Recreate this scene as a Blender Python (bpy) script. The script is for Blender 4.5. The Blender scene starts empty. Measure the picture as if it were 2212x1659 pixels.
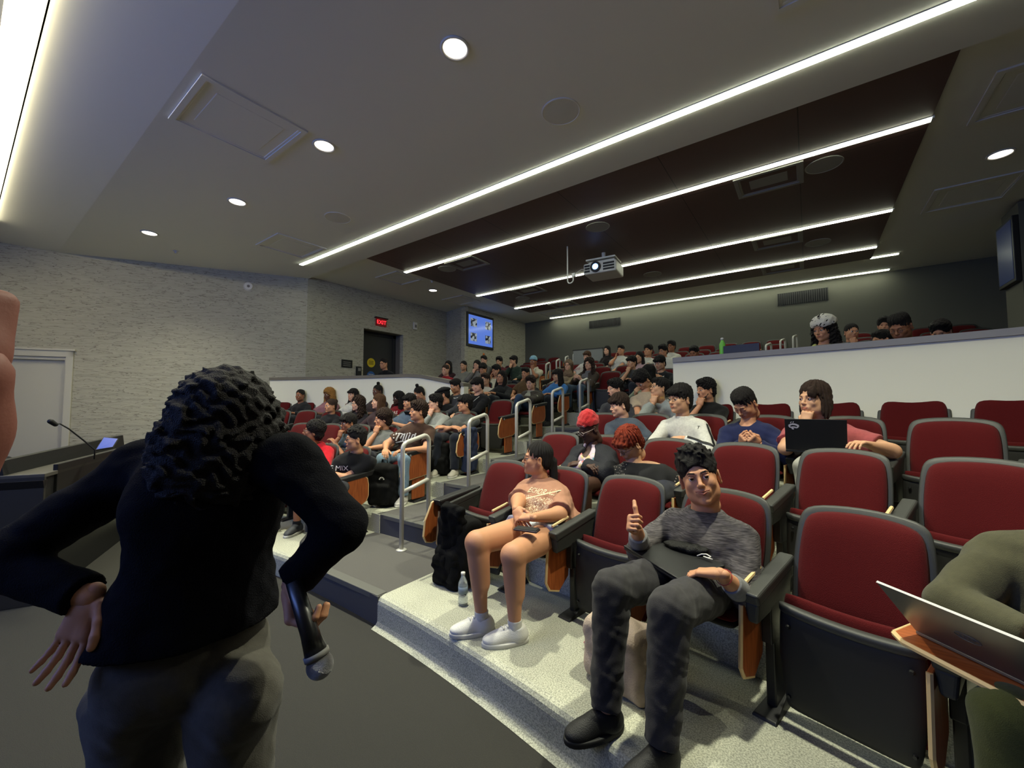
import bpy, math, random
import numpy as np
from mathutils import Vector, Matrix, Euler
from mathutils.bvhtree import BVHTree
random.seed(7)
R = math.radians
S = bpy.context.scene
C = S.collection

# ---------------------------------------------------------------- camera, world, exposure
CAM = Vector((0, 0, 1.55)); FPX = 882.0; PITCH = math.atan(46 / 882); YAW = math.atan(640 / 882)
cd = bpy.data.cameras.new('camera'); cd.sensor_width = 36; cd.lens = 36 * FPX / 2212; cd.clip_start = 0.02; cd.clip_end = 100
cam = bpy.data.objects.new('camera', cd); C.objects.link(cam)
cam.location = CAM; cam.rotation_euler = (R(90) + PITCH, 0, YAW)
S.camera = cam
S.view_settings.view_transform = 'Standard'; S.view_settings.look = 'None'
S.view_settings.exposure = 0.0; S.view_settings.gamma = 1.0; S.view_settings.use_curve_mapping = False
w = bpy.data.worlds.new('world'); S.world = w; w.use_nodes = True
w.node_tree.nodes['Background'].inputs[0].default_value = (0.55, 0.6, 0.75, 1)
w.node_tree.nodes['Background'].inputs[1].default_value = 0.02
S.cycles.max_bounces = 5; S.cycles.diffuse_bounces = 3; S.cycles.glossy_bounces = 2
S.cycles.use_denoising = True; S.cycles.sample_clamp_indirect = 3.0

def srgb(c):
    return tuple(((v / 255) / 12.92 if v / 255 <= .04045 else ((v / 255 + .055) / 1.055) ** 2.4) for v in c)

def light(name, kind, loc, energy, color=(255, 244, 225), rot=None, **kw):
    d = bpy.data.lights.new(name, kind); d.energy = energy; d.color = srgb(color)
    for k, v in kw.items(): setattr(d, k, v)
    o = bpy.data.objects.new(name, d); C.objects.link(o); o.location = loc
    if rot: o.rotation_euler = rot
    return o
H = 4.58            # ceiling height over the front floor
XC = -3.12          # the room's centre line
WL, WR = -9.6, 3.36 # side walls
YB = 12.6
# light of the projection screen on the front wall (the screen itself is built below)
light('projection_screen_light', 'AREA', (XC - 1.2, -3.95, 3.7), 150, (128, 162, 255), (R(90), 0, 0), shape='RECTANGLE', size=5.0, size_y=1.7)
# the row of downlights over the front floor
DL_FRONT = [(-9.3, 1.95), (-6.8, 2.4), (-4.49, 2.45), (-2.34, 2.4), (0.1, 2.4), (2.4, 2.2)]
DL_BACK = [(-8.06, 7.5), (2.0, 7.45)]
for i, (x, y) in enumerate(DL_FRONT):
    light('downlight_lamp', 'SPOT', (x, y, H - .02), [260, 340, 600, 600, 700, 190][i], (250, 250, 222), (0, 0, 0), spot_size=R(122), spot_blend=.9, shadow_soft_size=.06)
for x, y in DL_BACK:
    light('downlight_lamp', 'SPOT', (x, y, H - .02), 20, (255, 240, 215), (0, 0, 0), spot_size=R(110), spot_blend=.6, shadow_soft_size=.06)

# ---------------------------------------------------------------- pixel helpers (photo pixels -> points of the room)
_fh = Vector((-math.sin(YAW), math.cos(YAW), 0)); _rt = Vector((math.cos(YAW), math.sin(YAW), 0)); _up = Vector((0, 0, 1))
_fw = _fh * math.cos(PITCH) + _up * math.sin(PITCH); _cu = -_fh * math.sin(PITCH) + _up * math.cos(PITCH)
def ray(x, y): return _fw + _rt * ((x - 1106) / FPX) - _cu * ((y - 829.5) / FPX)
def atZ(x, y, z): r = ray(x, y); return CAM + r * ((z - CAM.z) / r.z)
def atX(x, y, v): r = ray(x, y); return CAM + r * (v / r.x)
def atY(x, y, v): r = ray(x, y); return CAM + r * (v / r.y)
def atD(x, y, d): r = ray(x, y); return CAM + r * (d / r.dot(_fh))

# ---------------------------------------------------------------- materials
MATS = {}
def M(name, col, rough=.7, metal=0, spec=.4, bump=None, var=None, emit=None, build=None, **kw):
    """col is sRGB 0-255; bump=(scale,strength); var=(scale, colour2, contrast)"""
    if name in MATS: return MATS[name]
    m = bpy.data.materials.new(name); m.use_nodes = True; nt = m.node_tree; b = nt.nodes['Principled BSDF']
    b.inputs['Base Color'].default_value = (*srgb(col), 1); b.inputs['Roughness'].default_value = rough
    b.inputs['Metallic'].default_value = metal; b.inputs['Specular IOR Level'].default_value = spec
    tc = nt.nodes.new('ShaderNodeTexCoord')
    if var:
        n = nt.nodes.new('ShaderNodeTexNoise'); n.inputs['Scale'].default_value = var[0]; n.inputs['Detail'].default_value = 4
        nt.links.new(tc.outputs['Object'], n.inputs['Vector'])
        r = nt.nodes.new('ShaderNodeValToRGB'); h = var[2] if len(var) > 2 else .15
        r.color_ramp.elements[0].position = .5 - h; r.color_ramp.elements[1].position = .5 + h
        r.color_ramp.elements[0].color = (*srgb(col), 1); r.color_ramp.elements[1].color = (*srgb(var[1]), 1)
        nt.links.new(n.outputs['Fac'], r.inputs[0]); nt.links.new(r.outputs[0], b.inputs['Base Color'])
    if bump:
        n = nt.nodes.new('ShaderNodeTexNoise'); n.inputs['Scale'].default_value = bump[0]; n.inputs['Detail'].default_value = 3
        nt.links.new(tc.outputs['Object'], n.inputs['Vector'])
        bp = nt.nodes.new('ShaderNodeBump'); bp.inputs['Strength'].default_value = bump[1]; bp.inputs['Distance'].default_value = .01
        nt.links.new(n.outputs['Fac'], bp.inputs['Height']); nt.links.new(bp.outputs[0], b.inputs['Normal'])
    if emit:
        b.inputs['Emission Color'].default_value = (*srgb(emit[0]), 1); b.inputs['Emission Strength'].default_value = emit[1]
    if kw.get('sheen'): b.inputs['Sheen Weight'].default_value = kw['sheen']
    if kw.get('trans'): b.inputs['Transmission Weight'].default_value = kw['trans']
    if kw.get('sss'):
        b.inputs['Subsurface Weight'].default_value = kw['sss']; b.inputs['Subsurface Radius'].default_value = (.01, .004, .002)
    if build: build(nt, b, tc)
    MATS[name] = m; return m

def wall_lines(nt, b, tc):
    # stacked-paper wallpaper: thin broken dark lines that wander sideways
    mp = nt.nodes.new('ShaderNodeMapping'); mp.inputs['Scale'].default_value = (1.6, 1.6, 11)
    nt.links.new(tc.outputs['Object'], mp.inputs[0])
    n = nt.nodes.new('ShaderNodeTexNoise'); n.inputs['Scale'].default_value = 1.0; n.inputs['Detail'].default_value = 3.5; n.inputs['Roughness'].default_value = .55
    nt.links.new(mp.outputs[0], n.inputs['Vector'])
    m1 = nt.nodes.new('ShaderNodeMath'); m1.operation = 'MULTIPLY'; m1.inputs[1].default_value = 7
    m2 = nt.nodes.new('ShaderNodeMath'); m2.operation = 'FRACT'
    nt.links.new(n.outputs['Fac'], m1.inputs[0]); nt.links.new(m1.outputs[0], m2.inputs[0])
    r = nt.nodes.new('ShaderNodeValToRGB'); e = r.color_ramp.elements
    e[0].position = 0; e[0].color = (*srgb((112, 108, 95)), 1)
    e[1].position = .16; e[1].color = (*srgb((168, 164, 148)), 1)
    a = e.new(1.0); a.color = (*srgb((178, 174, 158)), 1)
    nt.links.new(m2.outputs[0], r.inputs[0]); nt.links.new(r.outputs[0], b.inputs['Base Color'])
    bp = nt.nodes.new('ShaderNodeBump'); bp.inputs['Strength'].default_value = .35; bp.inputs['Distance'].default_value = .01
    nt.links.new(m2.outputs[0], bp.inputs['Height']); nt.links.new(bp.outputs[0], b.inputs['Normal'])

def speckle(nt, b, tc):
    n = nt.nodes.new('ShaderNodeTexNoise'); n.inputs['Scale'].default_value = 150; n.inputs['Detail'].default_value = 2
    n2 = nt.nodes.new('ShaderNodeTexNoise'); n2.inputs['Scale'].default_value = 2.2; n2.inputs['Detail'].default_value = 5
    for q in (n, n2): nt.links.new(tc.outputs['Object'], q.inputs['Vector'])
    r = nt.nodes.new('ShaderNodeValToRGB'); e = r.color_ramp.elements
    e[0].position = .35; e[0].color = (*srgb((140, 141, 127)), 1); e[1].position = .62; e[1].color = (*srgb((196, 196, 177)), 1)
    r2 = nt.nodes.new('ShaderNodeValToRGB'); e = r2.color_ramp.elements
    e[0].position = .38; e[0].color = (.86, .86, .86, 1); e[1].position = .6; e[1].color = (1, 1, 1, 1)
    mx = nt.nodes.new('ShaderNodeMix'); mx.data_type = 'RGBA'; mx.blend_type = 'MULTIPLY'; mx.inputs[0].default_value = 1
    nt.links.new(n.outputs['Fac'], r.inputs[0]); nt.links.new(n2.outputs['Fac'], r2.inputs[0])
    nt.links.new(r.outputs[0], mx.inputs[6]); nt.links.new(r2.outputs[0], mx.inputs[7]); nt.links.new(mx.outputs[2], b.inputs['Base Color'])
    bp = nt.nodes.new('ShaderNodeBump'); bp.inputs['Strength'].default_value = .25; bp.inputs['Distance'].default_value = .004
    nt.links.new(n.outputs['Fac'], bp.inputs['Height']); nt.links.new(bp.outputs[0], b.inputs['Normal'])

def woodgrain(c1, c2):
    def f(nt, b, tc):
        mp = nt.nodes.new('ShaderNodeMapping'); mp.inputs['Scale'].default_value = (6, 60, 6)
        nt.links.new(tc.outputs['Object'], mp.inputs[0])
        n = nt.nodes.new('ShaderNodeTexNoise'); n.inputs['Scale'].default_value = 1.2; n.inputs['Detail'].default_value = 5
        nt.links.new(mp.outputs[0], n.inputs['Vector'])
        r = nt.nodes.new('ShaderNodeValToRGB'); e = r.color_ramp.elements
        e[0].position = .3; e[0].color = (*srgb(c1), 1); e[1].position = .7; e[1].color = (*srgb(c2), 1)
        nt.links.new(n.outputs['Fac'], r.inputs[0]); nt.links.new(r.outputs[0], b.inputs['Base Color'])
    return f

m_wall = M('striated_wallpaper', (140, 138, 125), .85, build=wall_lines)
m_backwall = M('back_wall_fabric', (92, 91, 82), .9, bump=(60, .1))
m_ceil = M('ceiling_paint', (212, 210, 205), .9)
m_ceilside = M('side_ceiling_paint', (214, 212, 204), .9)
m_panel = M('dark_wood_ceiling', (62, 42, 40), .55, var=(1.5, (54, 37, 36), .2))
m_floor = M('grey_carpet', (55, 54, 50), .95, bump=(300, .5), var=(250, (42, 41, 38), .25))
m_tier = M('speckled_epoxy', (140, 142, 126), .6, build=speckle)
m_aisle = M('aisle_carpet', (88, 86, 83), .95, bump=(260, .5), var=(220, (82, 80, 78), .25))
m_riser = M('dark_rubber_riser', (66, 67, 72), .6)
m_nose = M('stair_nosing', (88, 88, 84), .6)
m_white = M('white_painted_wall', (236, 233, 214), .8)
m_cap = M('ledge_laminate', (138, 136, 138), .55)
m_capdark = M('ledge_laminate_brown', (112, 106, 96), .6)
m_trim = M('white_trim', (196, 192, 178), .6)
m_maroon = M('maroon_upholstery', (86, 18, 20), .95, spec=.12, bump=(450, .5), var=(300, (72, 14, 16), .3), sheen=.04)
m_shell = M('charcoal_plastic', (52, 53, 51), .5, spec=.4, bump=(500, .1))
m_pan = M('black_plastic', (31, 31, 30), .55, spec=.4)
m_black = M('black_metal', (20, 20, 22), .45, spec=.5)
m_wood = M('tablet_wood', (150, 78, 36), .45, build=woodgrain((128, 62, 26), (166, 90, 44)))
m_ply = M('plywood_edge', (214, 184, 134), .6)
m_steel = M('painted_rail', (190, 188, 180), .35, metal=.25, spec=.5)
m_led = M('led_diffuser', (255, 250, 230), .5, emit=((244, 250, 222), 19.0))
m_led0 = M('cove_tube', (255, 240, 190), .5, emit=((255, 246, 205), 34.0))
m_lens = M('downlight_glow', (255, 250, 235), .4, emit=((255, 244, 225), 9.0))
m_wht = M('white_plastic', (206, 204, 198), .5)
m_grille = M('grille_grey', (120, 118, 114), .7)
m_dark = M('near_black', (14, 14, 15), .6)
m_door = M('dark_door', (44, 44, 46), .6)

# ---------------------------------------------------------------- mesh helpers
class MB:
    def __init__(s): s.v = []; s.f = []; s.m = []
    def add(s, vs, fs, mi=0):
        n = len(s.v); s.v += [tuple(p) for p in vs]; s.f += [tuple(i + n for i in f) for f in fs]; s.m += [mi] * len(fs); return s
    def box(s, lo, hi, mi=0, rot=0, c=None):
        x0, y0, z0 = lo; x1, y1, z1 = hi
        vs = [Vector(p) for p in ((x0, y0, z0), (x1, y0, z0), (x1, y1, z0), (x0, y1, z0), (x0, y0, z1), (x1, y0, z1), (x1, y1, z1), (x0, y1, z1))]
        if rot:
            c = Vector(c) if c else Vector(((x0 + x1) / 2, (y0 + y1) / 2, 0)); m = Matrix.Rotation(rot, 3, 'Z'); vs = [c + m @ (p - c) for p in vs]
        return s.add(vs, [(0, 3, 2, 1), (4, 5, 6, 7), (0, 1, 5, 4), (1, 2, 6, 5), (2, 3, 7, 6), (3, 0, 4, 7)], mi)
    def hexa(s, b4, t4, mi=0):
        return s.add(list(b4) + list(t4), [(0, 3, 2, 1), (4, 5, 6, 7), (0, 1, 5, 4), (1, 2, 6, 5), (2, 3, 7, 6), (3, 0, 4, 7)], mi)
    def tube(s, pts, r, n=10, mi=0, cap=True):
        pts = [Vector(p) for p in pts]; rs = r if isinstance(r, (list, tuple)) else [r] * len(pts)
        vs = []; prev = None
        for i, p in enumerate(pts):
            d = (pts[min(i + 1, len(pts) - 1)] - pts[max(i - 1, 0)]).normalized()
            if prev is None: a = d.orthogonal().normalized()
            else: a = (prev - d * prev.dot(d)).normalized()
            prev = a; b = d.cross(a)
            vs += [p + (a * math.cos(2 * math.pi * k / n) + b * math.sin(2 * math.pi * k / n)) * rs[i] for k in range(n)]
        fs = [(i * n + k, i * n + (k + 1) % n, (i + 1) * n + (k + 1) % n, (i + 1) * n + k) for i in range(len(pts) - 1) for k in range(n)]
        if cap: fs += [tuple(range(n - 1, -1, -1)), tuple((len(pts) - 1) * n + k for k in range(n))]
        return s.add(vs, fs, mi)
    def lathe(s, prof, c=(0, 0, 0), n=24, mi=0):
        vs = [(c[0] + r * math.cos(2 * math.pi * k / n), c[1] + r * math.sin(2 * math.pi * k / n), c[2] + z) for r, z in prof for k in range(n)]
        fs = [(i * n + k, i * n + (k + 1) % n, (i + 1) * n + (k + 1) % n, (i + 1) * n + k) for i in range(len(prof) - 1) for k in range(n)]
        fs += [tuple(range(n - 1, -1, -1)), tuple((len(prof) - 1) * n + k for k in range(n))]
        return s.add(vs, fs, mi)
    def prism(s, poly, axis, a, b, mi=0):
        """poly of 2D points extruded along axis ('x','y','z') from a to b"""
        def P(u, v, t): return {'x': (t, u, v), 'y': (u, t, v), 'z': (u, v, t)}[axis]
        n = len(poly); vs = [P(u, v, a) for u, v in poly] + [P(u, v, b) for u, v in poly]
        return s.add(vs, [tuple(range(n - 1, -1, -1)), tuple(range(n, 2 * n))] + [(i, (i + 1) % n, n + (i + 1) % n, n + i) for i in range(n)], mi)
    def build(s, name, mats, parent=None, smooth=False, bevel=0, loc=None, rotz=0, segs=2, **props):
        me = bpy.data.meshes.new(name); me.from_pydata(s.v, [], s.f); 
        for m in (mats if isinstance(mats, (list, tuple)) else [mats]): me.materials.append(m)
        if any(s.m): me.polygons.foreach_set('material_index', s.m)
        if smooth: me.polygons.foreach_set('use_smooth', [True] * len(me.polygons))
        me.validate(); me.update()
        o = bpy.data.objects.new(name, me); C.objects.link(o)
        if parent: o.parent = parent
        if loc: o.location = loc
        if rotz: o.rotation_euler.z = rotz
        if bevel:
            b = o.modifiers.new('bevel', 'BEVEL'); b.width = bevel; b.segments = segs; b.limit_method = 'ANGLE'
            if smooth: pass
        for k, v in props.items(): o[k] = v
        return o
def rrect(x0, z0, x1, z1, r, n=4):
    out = []
    for cx, cz, a0 in ((x1 - r, z1 - r, 0), (x0 + r, z1 - r, 90), (x0 + r, z0 + r, 180), (x1 - r, z0 + r, 270)):
        out += [(cx + r * math.cos(R(a0 + 90 * i / n)), cz + r * math.sin(R(a0 + 90 * i / n))) for i in range(n + 1)]
    return out
def thing(name, label, cat, loc=(0, 0, 0), rotz=0, group=None):
    o = bpy.data.objects.new(name, None); C.objects.link(o); o.empty_display_size = .1
    o.location = loc; o.rotation_euler.z = rotz; o['label'] = label; o['category'] = cat
    if group: o['group'] = group
    return o
def tag(o, label, cat, group=None):
    o['label'] = label; o['category'] = cat
    if group: o['group'] = group
    return o
def struct(o): o['kind'] = 'structure'; return o
def copy_tree(o, parent=None):
    c = o.copy(); C.objects.link(c); c.parent = parent
    for ch in list(o.children): copy_tree(ch, c)
    return c
# ---------------------------------------------------------------- tiers: concentric arcs about the room's centre line
EDGE = [1.85, 2.75, 3.68, 4.61, 5.54, 6.46, 7.30, 8.16, 9.06, 9.96, 10.86, 11.76, 12.7]
FLO = [.2, .39, .58, .77, .96, 1.15, 1.40, 1.6, 1.79, 1.98, 2.17, 2.38]
RC = 11.8
FLAT = [1, 1, 1, 1, 1, 1, .9, .75, .6, .4, .2, .05, 0]
def arcY(k, x, off=0.0):
    """Y of the arc of row k, off metres behind its riser, at world x"""
    k0 = min(int(k), 12); r = RC + EDGE[k0] - EDGE[0] + off; xp = x - XC
    return EDGE[k0] + off - FLAT[k0] * (r - math.sqrt(max(r * r - xp * xp, 0)))
def arcA(k, x):
    k0 = min(int(k), 12); r = RC + EDGE[k0] - EDGE[0]; return -FLAT[k0] * math.asin(max(-1, min(1, (x - XC) / r)))
AL, AR = -3.78, -2.50   # centre aisle
WALLX = 1.7             # half walls start this far from the centre line
def tier(k, x0, x1, z, mat_top, mat_riser, name='floor', zb=None, n=28, nose=0, y1k=None, eps=0):
    m = MB(); xs = [x0 + (x1 - x0) * i / n for i in range(n + 1)]
    zb = z - .5 if zb is None else zb
    f = [(x, arcY(k, x) + eps) for x in xs]; b = [(x, (arcY(k + 1, x) + .02) if k < 11 else YB) for x in xs]
    if nose:   # rounded front edge
        prof = [(0.0, zb), (0.0, z - nose), (nose * .12, z - nose * .5), (nose * .4, z - nose * .15), (nose, z)]
    else: prof = [(0, zb), (0, z)]
    P = len(prof); vs = []
    for (x, y) in f:
        for dy, zz in prof: vs.append((x, y + dy, zz))
    nb = len(vs); vs += [(x, y, z) for x, y in b]
    fs = []; mi = []
    for i in range(n):
        for j in range(P - 1):
            fs.append((i * P + j, (i + 1) * P + j, (i + 1) * P + j + 1, i * P + j + 1)); mi.append(1 if j == 0 else 0)
        fs.append((i * P + P - 1, (i + 1) * P + P - 1, nb + i + 1, nb + i)); mi.append(0)
    # ends
    fs.append(tuple([0 * P + j for j in range(P)][::-1] + [nb]) if False else tuple(range(P)) + (nb,)); mi.append(1)
    fs.append(tuple(n * P + j for j in range(P)) + (nb + n,)); mi.append(1)
    m.add(vs, fs); m.m = mi
    return struct(m.build(name, [mat_top, mat_riser]))
m = MB(); m.box((-13, -4.2, -.1), (6.5, 13, 0)); struct(m.build('floor', m_floor))
for k in range(12):
    if k <= 5:
        tier(k, AL, AR, FLO[k], m_aisle, m_riser, n=6, nose=.0)
        # nosing strip across the aisle
        n_ = MB(); y = arcY(k, XC)
        n_.box((AL + .01, y - .012, FLO[k] - .035), (AR - .01, y + .07, FLO[k] + .006)); struct(n_.build('trim_1', m_nose, bevel=.004))
    if k < 4 :
        tier(k, WL - 1.5, AL, FLO[k], m_tier, m_tier, nose=.05)
        tier(k, AR, WR + .6, FLO[k], m_tier, m_tier, nose=.05)
    elif k <= 5:
        tier(k, XC - WALLX, AL, FLO[k], m_tier, m_tier, n=8); tier(k, AR, XC + WALLX, FLO[k], m_tier, m_tier, n=8)
        tier(k, WL - .6, XC - WALLX, 1.15, m_tier, m_tier); tier(k, XC + WALLX, WR + .6, 1.15, m_tier, m_tier)
    else:
        tier(k, WL - .6, WR + .6, FLO[k], m_tier, m_tier, n=40)
# light curved borders at the two sides of the aisle risers
for k in range(1, 6):
    for x in (AL, AR):
        b_ = MB(); b_.box((x - .07, arcY(k, x) - .006, FLO[k - 1]), (x + .07, arcY(k, x) + .02, FLO[k] + .003)); struct(b_.build('trim_2', m_tier))
# round cove at the foot of the first platform
cv = MB(); xs = [AR + (WR + .6 - AR) * i / 30 for i in range(31)]
vs = []; fs = []
for x in xs:
    y = arcY(0, x); vs += [(x, y + .01, .05), (x, y - .012, .018), (x, y - .05, .002)]
for i in range(30):
    for j in range(2): fs.append((3 * i + j, 3 * i + 3 + j, 3 * i + 4 + j, 3 * i + 1 + j))
cv.add(vs, fs); struct(cv.build('baseboard_front', m_tier, smooth=True))

# ---------------------------------------------------------------- walls
def wallbox(name, a, b, z0, z1, mat, t=.15, holes=None):
    """vertical wall from a to b (xy), thickness t to the side away from the room (left of a->b)"""
    a = Vector((*a, 0)); b = Vector((*b, 0)); d = (b - a).normalized(); nrm = Vector((-d.y, d.x, 0)) * t; L = (b - a).length
    m = MB()
    def seg(s0, s1, za, zb):
        if s1 - s0 < 1e-4 or zb - za < 1e-4: return
        p, q = a + d * s0, a + d * s1
        m.hexa([p + Vector((0, 0, za)), q + Vector((0, 0, za)), q + nrm + Vector((0, 0, za)), p + nrm + Vector((0, 0, za))],
               [p + Vector((0, 0, zb)), q + Vector((0, 0, zb)), q + nrm + Vector((0, 0, zb)), p + nrm + Vector((0, 0, zb))])
    if holes:
        s0, s1, h0, h1 = holes
        seg(0, s0, z0, z1); seg(s1, L, z0, z1); seg(s0, s1, h1, z1); seg(s0, s1, z0, h0)
    else: seg(0, L, z0, z1)
    o = struct(m.build(name, mat))
    return o
Wc = (WL, 4.92)                     # corner of the splayed front part and the straight side wall
Wf = (-12.55, .22); dW = (Vector(Wf) - Vector(Wc)).normalized(); Wf = tuple(Vector(Wc) + dW * 7.2)
LW = 7.2
# splayed wall with the white door near its front end
s_door = (Vector((-11.68, 1.36)) - Vector(Wc)).length
wallbox('wall_left', Wc, Wf, 0, H + .35, m_wall, t=-.15, holes=(s_door + .09, s_door + 1.15, 0, 2.5))
YD0, YD1, ZD = 6.46, 7.78, 3.62
wallbox('wall_left.001', (WL, 4.92), (WL, 9.55), 0, H + .2, m_wall, holes=(YD0 - 4.92, YD1 - 4.92, 1.15, ZD))
wallbox('wall_left.002', (WL, 9.55), (-8.53, 9.27), 0, H + .2, m_wall, t=.12)
wallbox('wall_left.003', (-8.53, 9.27), (-8.53, YB), 0, H + .2, m_wall)
wallbox('wall_back', (-8.7, YB), (WR + .3, YB), 0, H + .2, m_backwall)
wallbox('wall_right', (WR, YB), (WR, -4.2), 0, H + .2, m_backwall)
wallbox('wall_front', (6, -4.2), (-16, -4.2), 0, H + 1.2, m_wall)
# right side: the column that carries the second screen
cb = MB(); cb.box((2.62, 9.25, 0), (WR, 9.9, H)); struct(cb.build('wall_right.001', m_backwall))
# recess of the dark exit door
rc = MB(); d_ = .42
rc.box((WL - d_ - .1, YD0 - .1, 1.15), (WL - d_, YD1 + .1, ZD + .1)); rc.box((WL - d_, YD0 - .1, 1.15), (WL - .14, YD0, ZD)); rc.box((WL - d_, YD1, 1.15), (WL - .14, YD1 + .1, ZD))
rc.box((WL - d_, YD0 - .1, ZD), (WL - .14, YD1 + .1, ZD + .1)); struct(rc.build('wall_left.004', m_capdark))
dr = MB(); dr.box((WL - d_, YD0 + .06, 1.16), (WL - d_ + .05, YD1 - .1, ZD - .09)); door = struct(dr.build('door_1', m_door, bevel=.004))
fr = MB()
for a, b in (((YD0, 1.15), (YD0 + .06, ZD)), ((YD1 - .1, 1.15), (YD1, ZD)), ((YD0, ZD - .09), (YD1, ZD))):
    fr.box((WL - d_, a[0], a[1]), (WL - d_ + .08, b[0], b[1]))
fr.build('door_frame', m_door, parent=door)
hd = MB(); hd.box((WL - d_ + .05, YD0 + .12, 2.12), (WL - d_ + .1, YD1 - .2, 2.18)); hd.build('door_handle', m_black, parent=door)
# white door in the splayed wall
def wpt(s, z, out=0): 
    p = Vector(Wc) + (Vector(Wf) - Vector(Wc)).normalized() * s; n = Vector((dW.y, -dW.x)) * -1
    if n.x < 0: n = -n
    p = p + n * out; return Vector((p.x, p.y, z))
wd = MB(); s0, s1 = s_door + .09, s_door + 1.15
def wbox(mb, sa, sb, za, zb, oa, ob, mi=0):
    mb.hexa([wpt(sa, za, oa), wpt(sb, za, oa), wpt(sb, za, ob), wpt(sa, za, ob)], [wpt(sa, zb, oa), wpt(sb, zb, oa), wpt(sb, zb, ob), wpt(sa, zb, ob)], mi)
wbox(wd, s0 + .05, s1 - .05, 0.005, 2.45, -.12, -.07); door2 = struct(wd.build('door_2', m_trim))
wf_ = MB(); 
for sa, sb, za, zb in ((s0 - .09, s0 + .02, 0, 2.62), (s1 - .02, s1 + .09, 0, 2.62), (s0 - .09, s1 + .09, 2.5, 2.62)): wbox(wf_, sa, sb, za, zb, -.0, .035)
for sa, sb, za, zb in ((s0 - .01, s0 + .05, 0, 2.5), (s1 - .05, s1 + .01, 0, 2.5), (s0, s1, 2.44, 2.5)): wbox(wf_, sa, sb, za, zb, -.14, .0)
for sa, sb, za, zb in ((s0 - .12, s1 + .12, 2.62, 2.66),): wbox(wf_, sa, sb, za, zb, 0, .055)
wf_.build('door_frame', m_trim, parent=door2, bevel=.006)

# half walls with their ledges
def halfwall(pts, name, label, capmat, tops):
    """pts: xs from the aisle end outward; tops: cap height at each x"""
    N = len(pts)
    for i in range(N - 1):
        m = MB(); c = MB()
        xa, xb = pts[i], pts[i + 1]
        ya, yb = arcY(4, xa) + .02, arcY(4, xb) + .02; za, zb = tops[i] - .06, tops[i + 1] - .06; t = .12
        m.hexa([(xa, ya, .7), (xb, yb, .7), (xb, yb + t, .7), (xa, ya + t, .7)], [(xa, ya, za), (xb, yb, zb), (xb, yb + t, zb), (xa, ya + t, za)])
        c.hexa([(xa, ya - .02, za), (xb, yb - .02, zb), (xb, yb + t + .1, zb), (xa, ya + t + .1, za)],
               [(xa, ya - .02, za + .06), (xb, yb - .02, zb + .06), (xb, yb + t + .1, zb + .06), (xa, ya + t + .1, za + .06)])
        o = struct(m.build(name, m_white)); c.build('wall_ledge', capmat, parent=o)
halfwall([XC + 1.72 + (WR - XC - 1.72) * i / 14 for i in range(15)], 'wall_right.002', '', m_cap, [2.16] * 15)
xs = [XC - 1.9 + (WL - XC + 1.9) * i / 14 for i in range(15)]
halfwall(xs, 'wall_left.005', '', m_capdark, [max(1.95, min(2.16, 1.95 + (-(x - XC) - 1.9) / 1.1 * .21)) for x in xs])

# ---------------------------------------------------------------- ceiling
YF = 4.94   # back edge of the front ceiling field
PX0, PX1 = -7.34, 1.14
m = MB(); m.box((-14, 1.15, H), (WR + .3, YF, H + .1)); struct(m.build('ceiling', m_ceil))
m = MB(); m.hexa([(-14, -4.3, H + .62), (WR + .3, -4.3, H + .62), (WR + .3, .1, H + .115), (-14, .1, H + .115)], [(-14, -4.3, H + .75), (WR + .3, -4.3, H + .75), (WR + .3, .1, H + .25), (-14, .1, H + .25)])
m.hexa([(-14, .33, H + .09), (WR + .3, .33, H + .09), (WR + .3, 1.15, H), (-14, 1.15, H)], [(-14, .33, H + .2), (WR + .3, .33, H + .2), (WR + .3, 1.15, H + .1), (-14, 1.15, H + .1)])
m.box((-14, -.05, H + .11), (-10.95, .5, H + .3))
struct(m.build('ceiling.001', m_ceil))
ZR = H + .05
m = MB(); m.box((WL - .5, YF, ZR), (PX0, YB + .2, ZR + .1)); m.box((PX1, YF, ZR), (WR + .3, YB + .2, ZR + .1)); m.box((PX0, 11.15, ZR), (PX1, YB + .2, ZR + .1))
m.box((WL - .5, YF - .02, H + .001), (PX0, YF, ZR + .1)); m.box((PX1, YF - .02, H + .001), (WR + .3, YF, ZR + .1))
struct(m.build('ceiling.002', m_ceilside))
def seams(nt, b, tc):
    sx = nt.nodes.new('ShaderNodeSeparateXYZ'); nt.links.new(tc.outputs['Object'], sx.inputs[0])
    outs = []
    for ax, step in (('X', 1.41), ('Y', 2.07)):
        a = nt.nodes.new('ShaderNodeMath'); a.operation = 'PINGPONG'; a.inputs[1].default_value = step / 2; nt.links.new(sx.outputs[ax], a.inputs[0])
        c = nt.nodes.new('ShaderNodeMath'); c.operation = 'LESS_THAN'; c.inputs[1].default_value = .006; nt.links.new(a.outputs[0], c.inputs[0]); outs.append(c)
    mx = nt.nodes.new('ShaderNodeMath'); mx.operation = 'MAXIMUM'; nt.links.new(outs[0].outputs[0], mx.inputs[0]); nt.links.new(outs[1].outputs[0], mx.inputs[1])
    mc = nt.nodes.new('ShaderNodeMix'); mc.data_type = 'RGBA'; mc.inputs[6].default_value = (*srgb((92, 70, 67)), 1); mc.inputs[7].default_value = (*srgb((50, 38, 38)), 1)
    nt.links.new(mx.outputs[0], mc.inputs[0]); nt.links.new(mc.outputs[2], b.inputs['Base Color'])
m_panel2 = M('seamed_dark_ceiling', (92, 70, 67), .5, build=seams)
m = MB(); m.box((PX0 - .01, YF - .01, H + .02), (PX1 + .01, 11.15, H + .1)); struct(m.build('ceiling.003', m_panel2))

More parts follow.
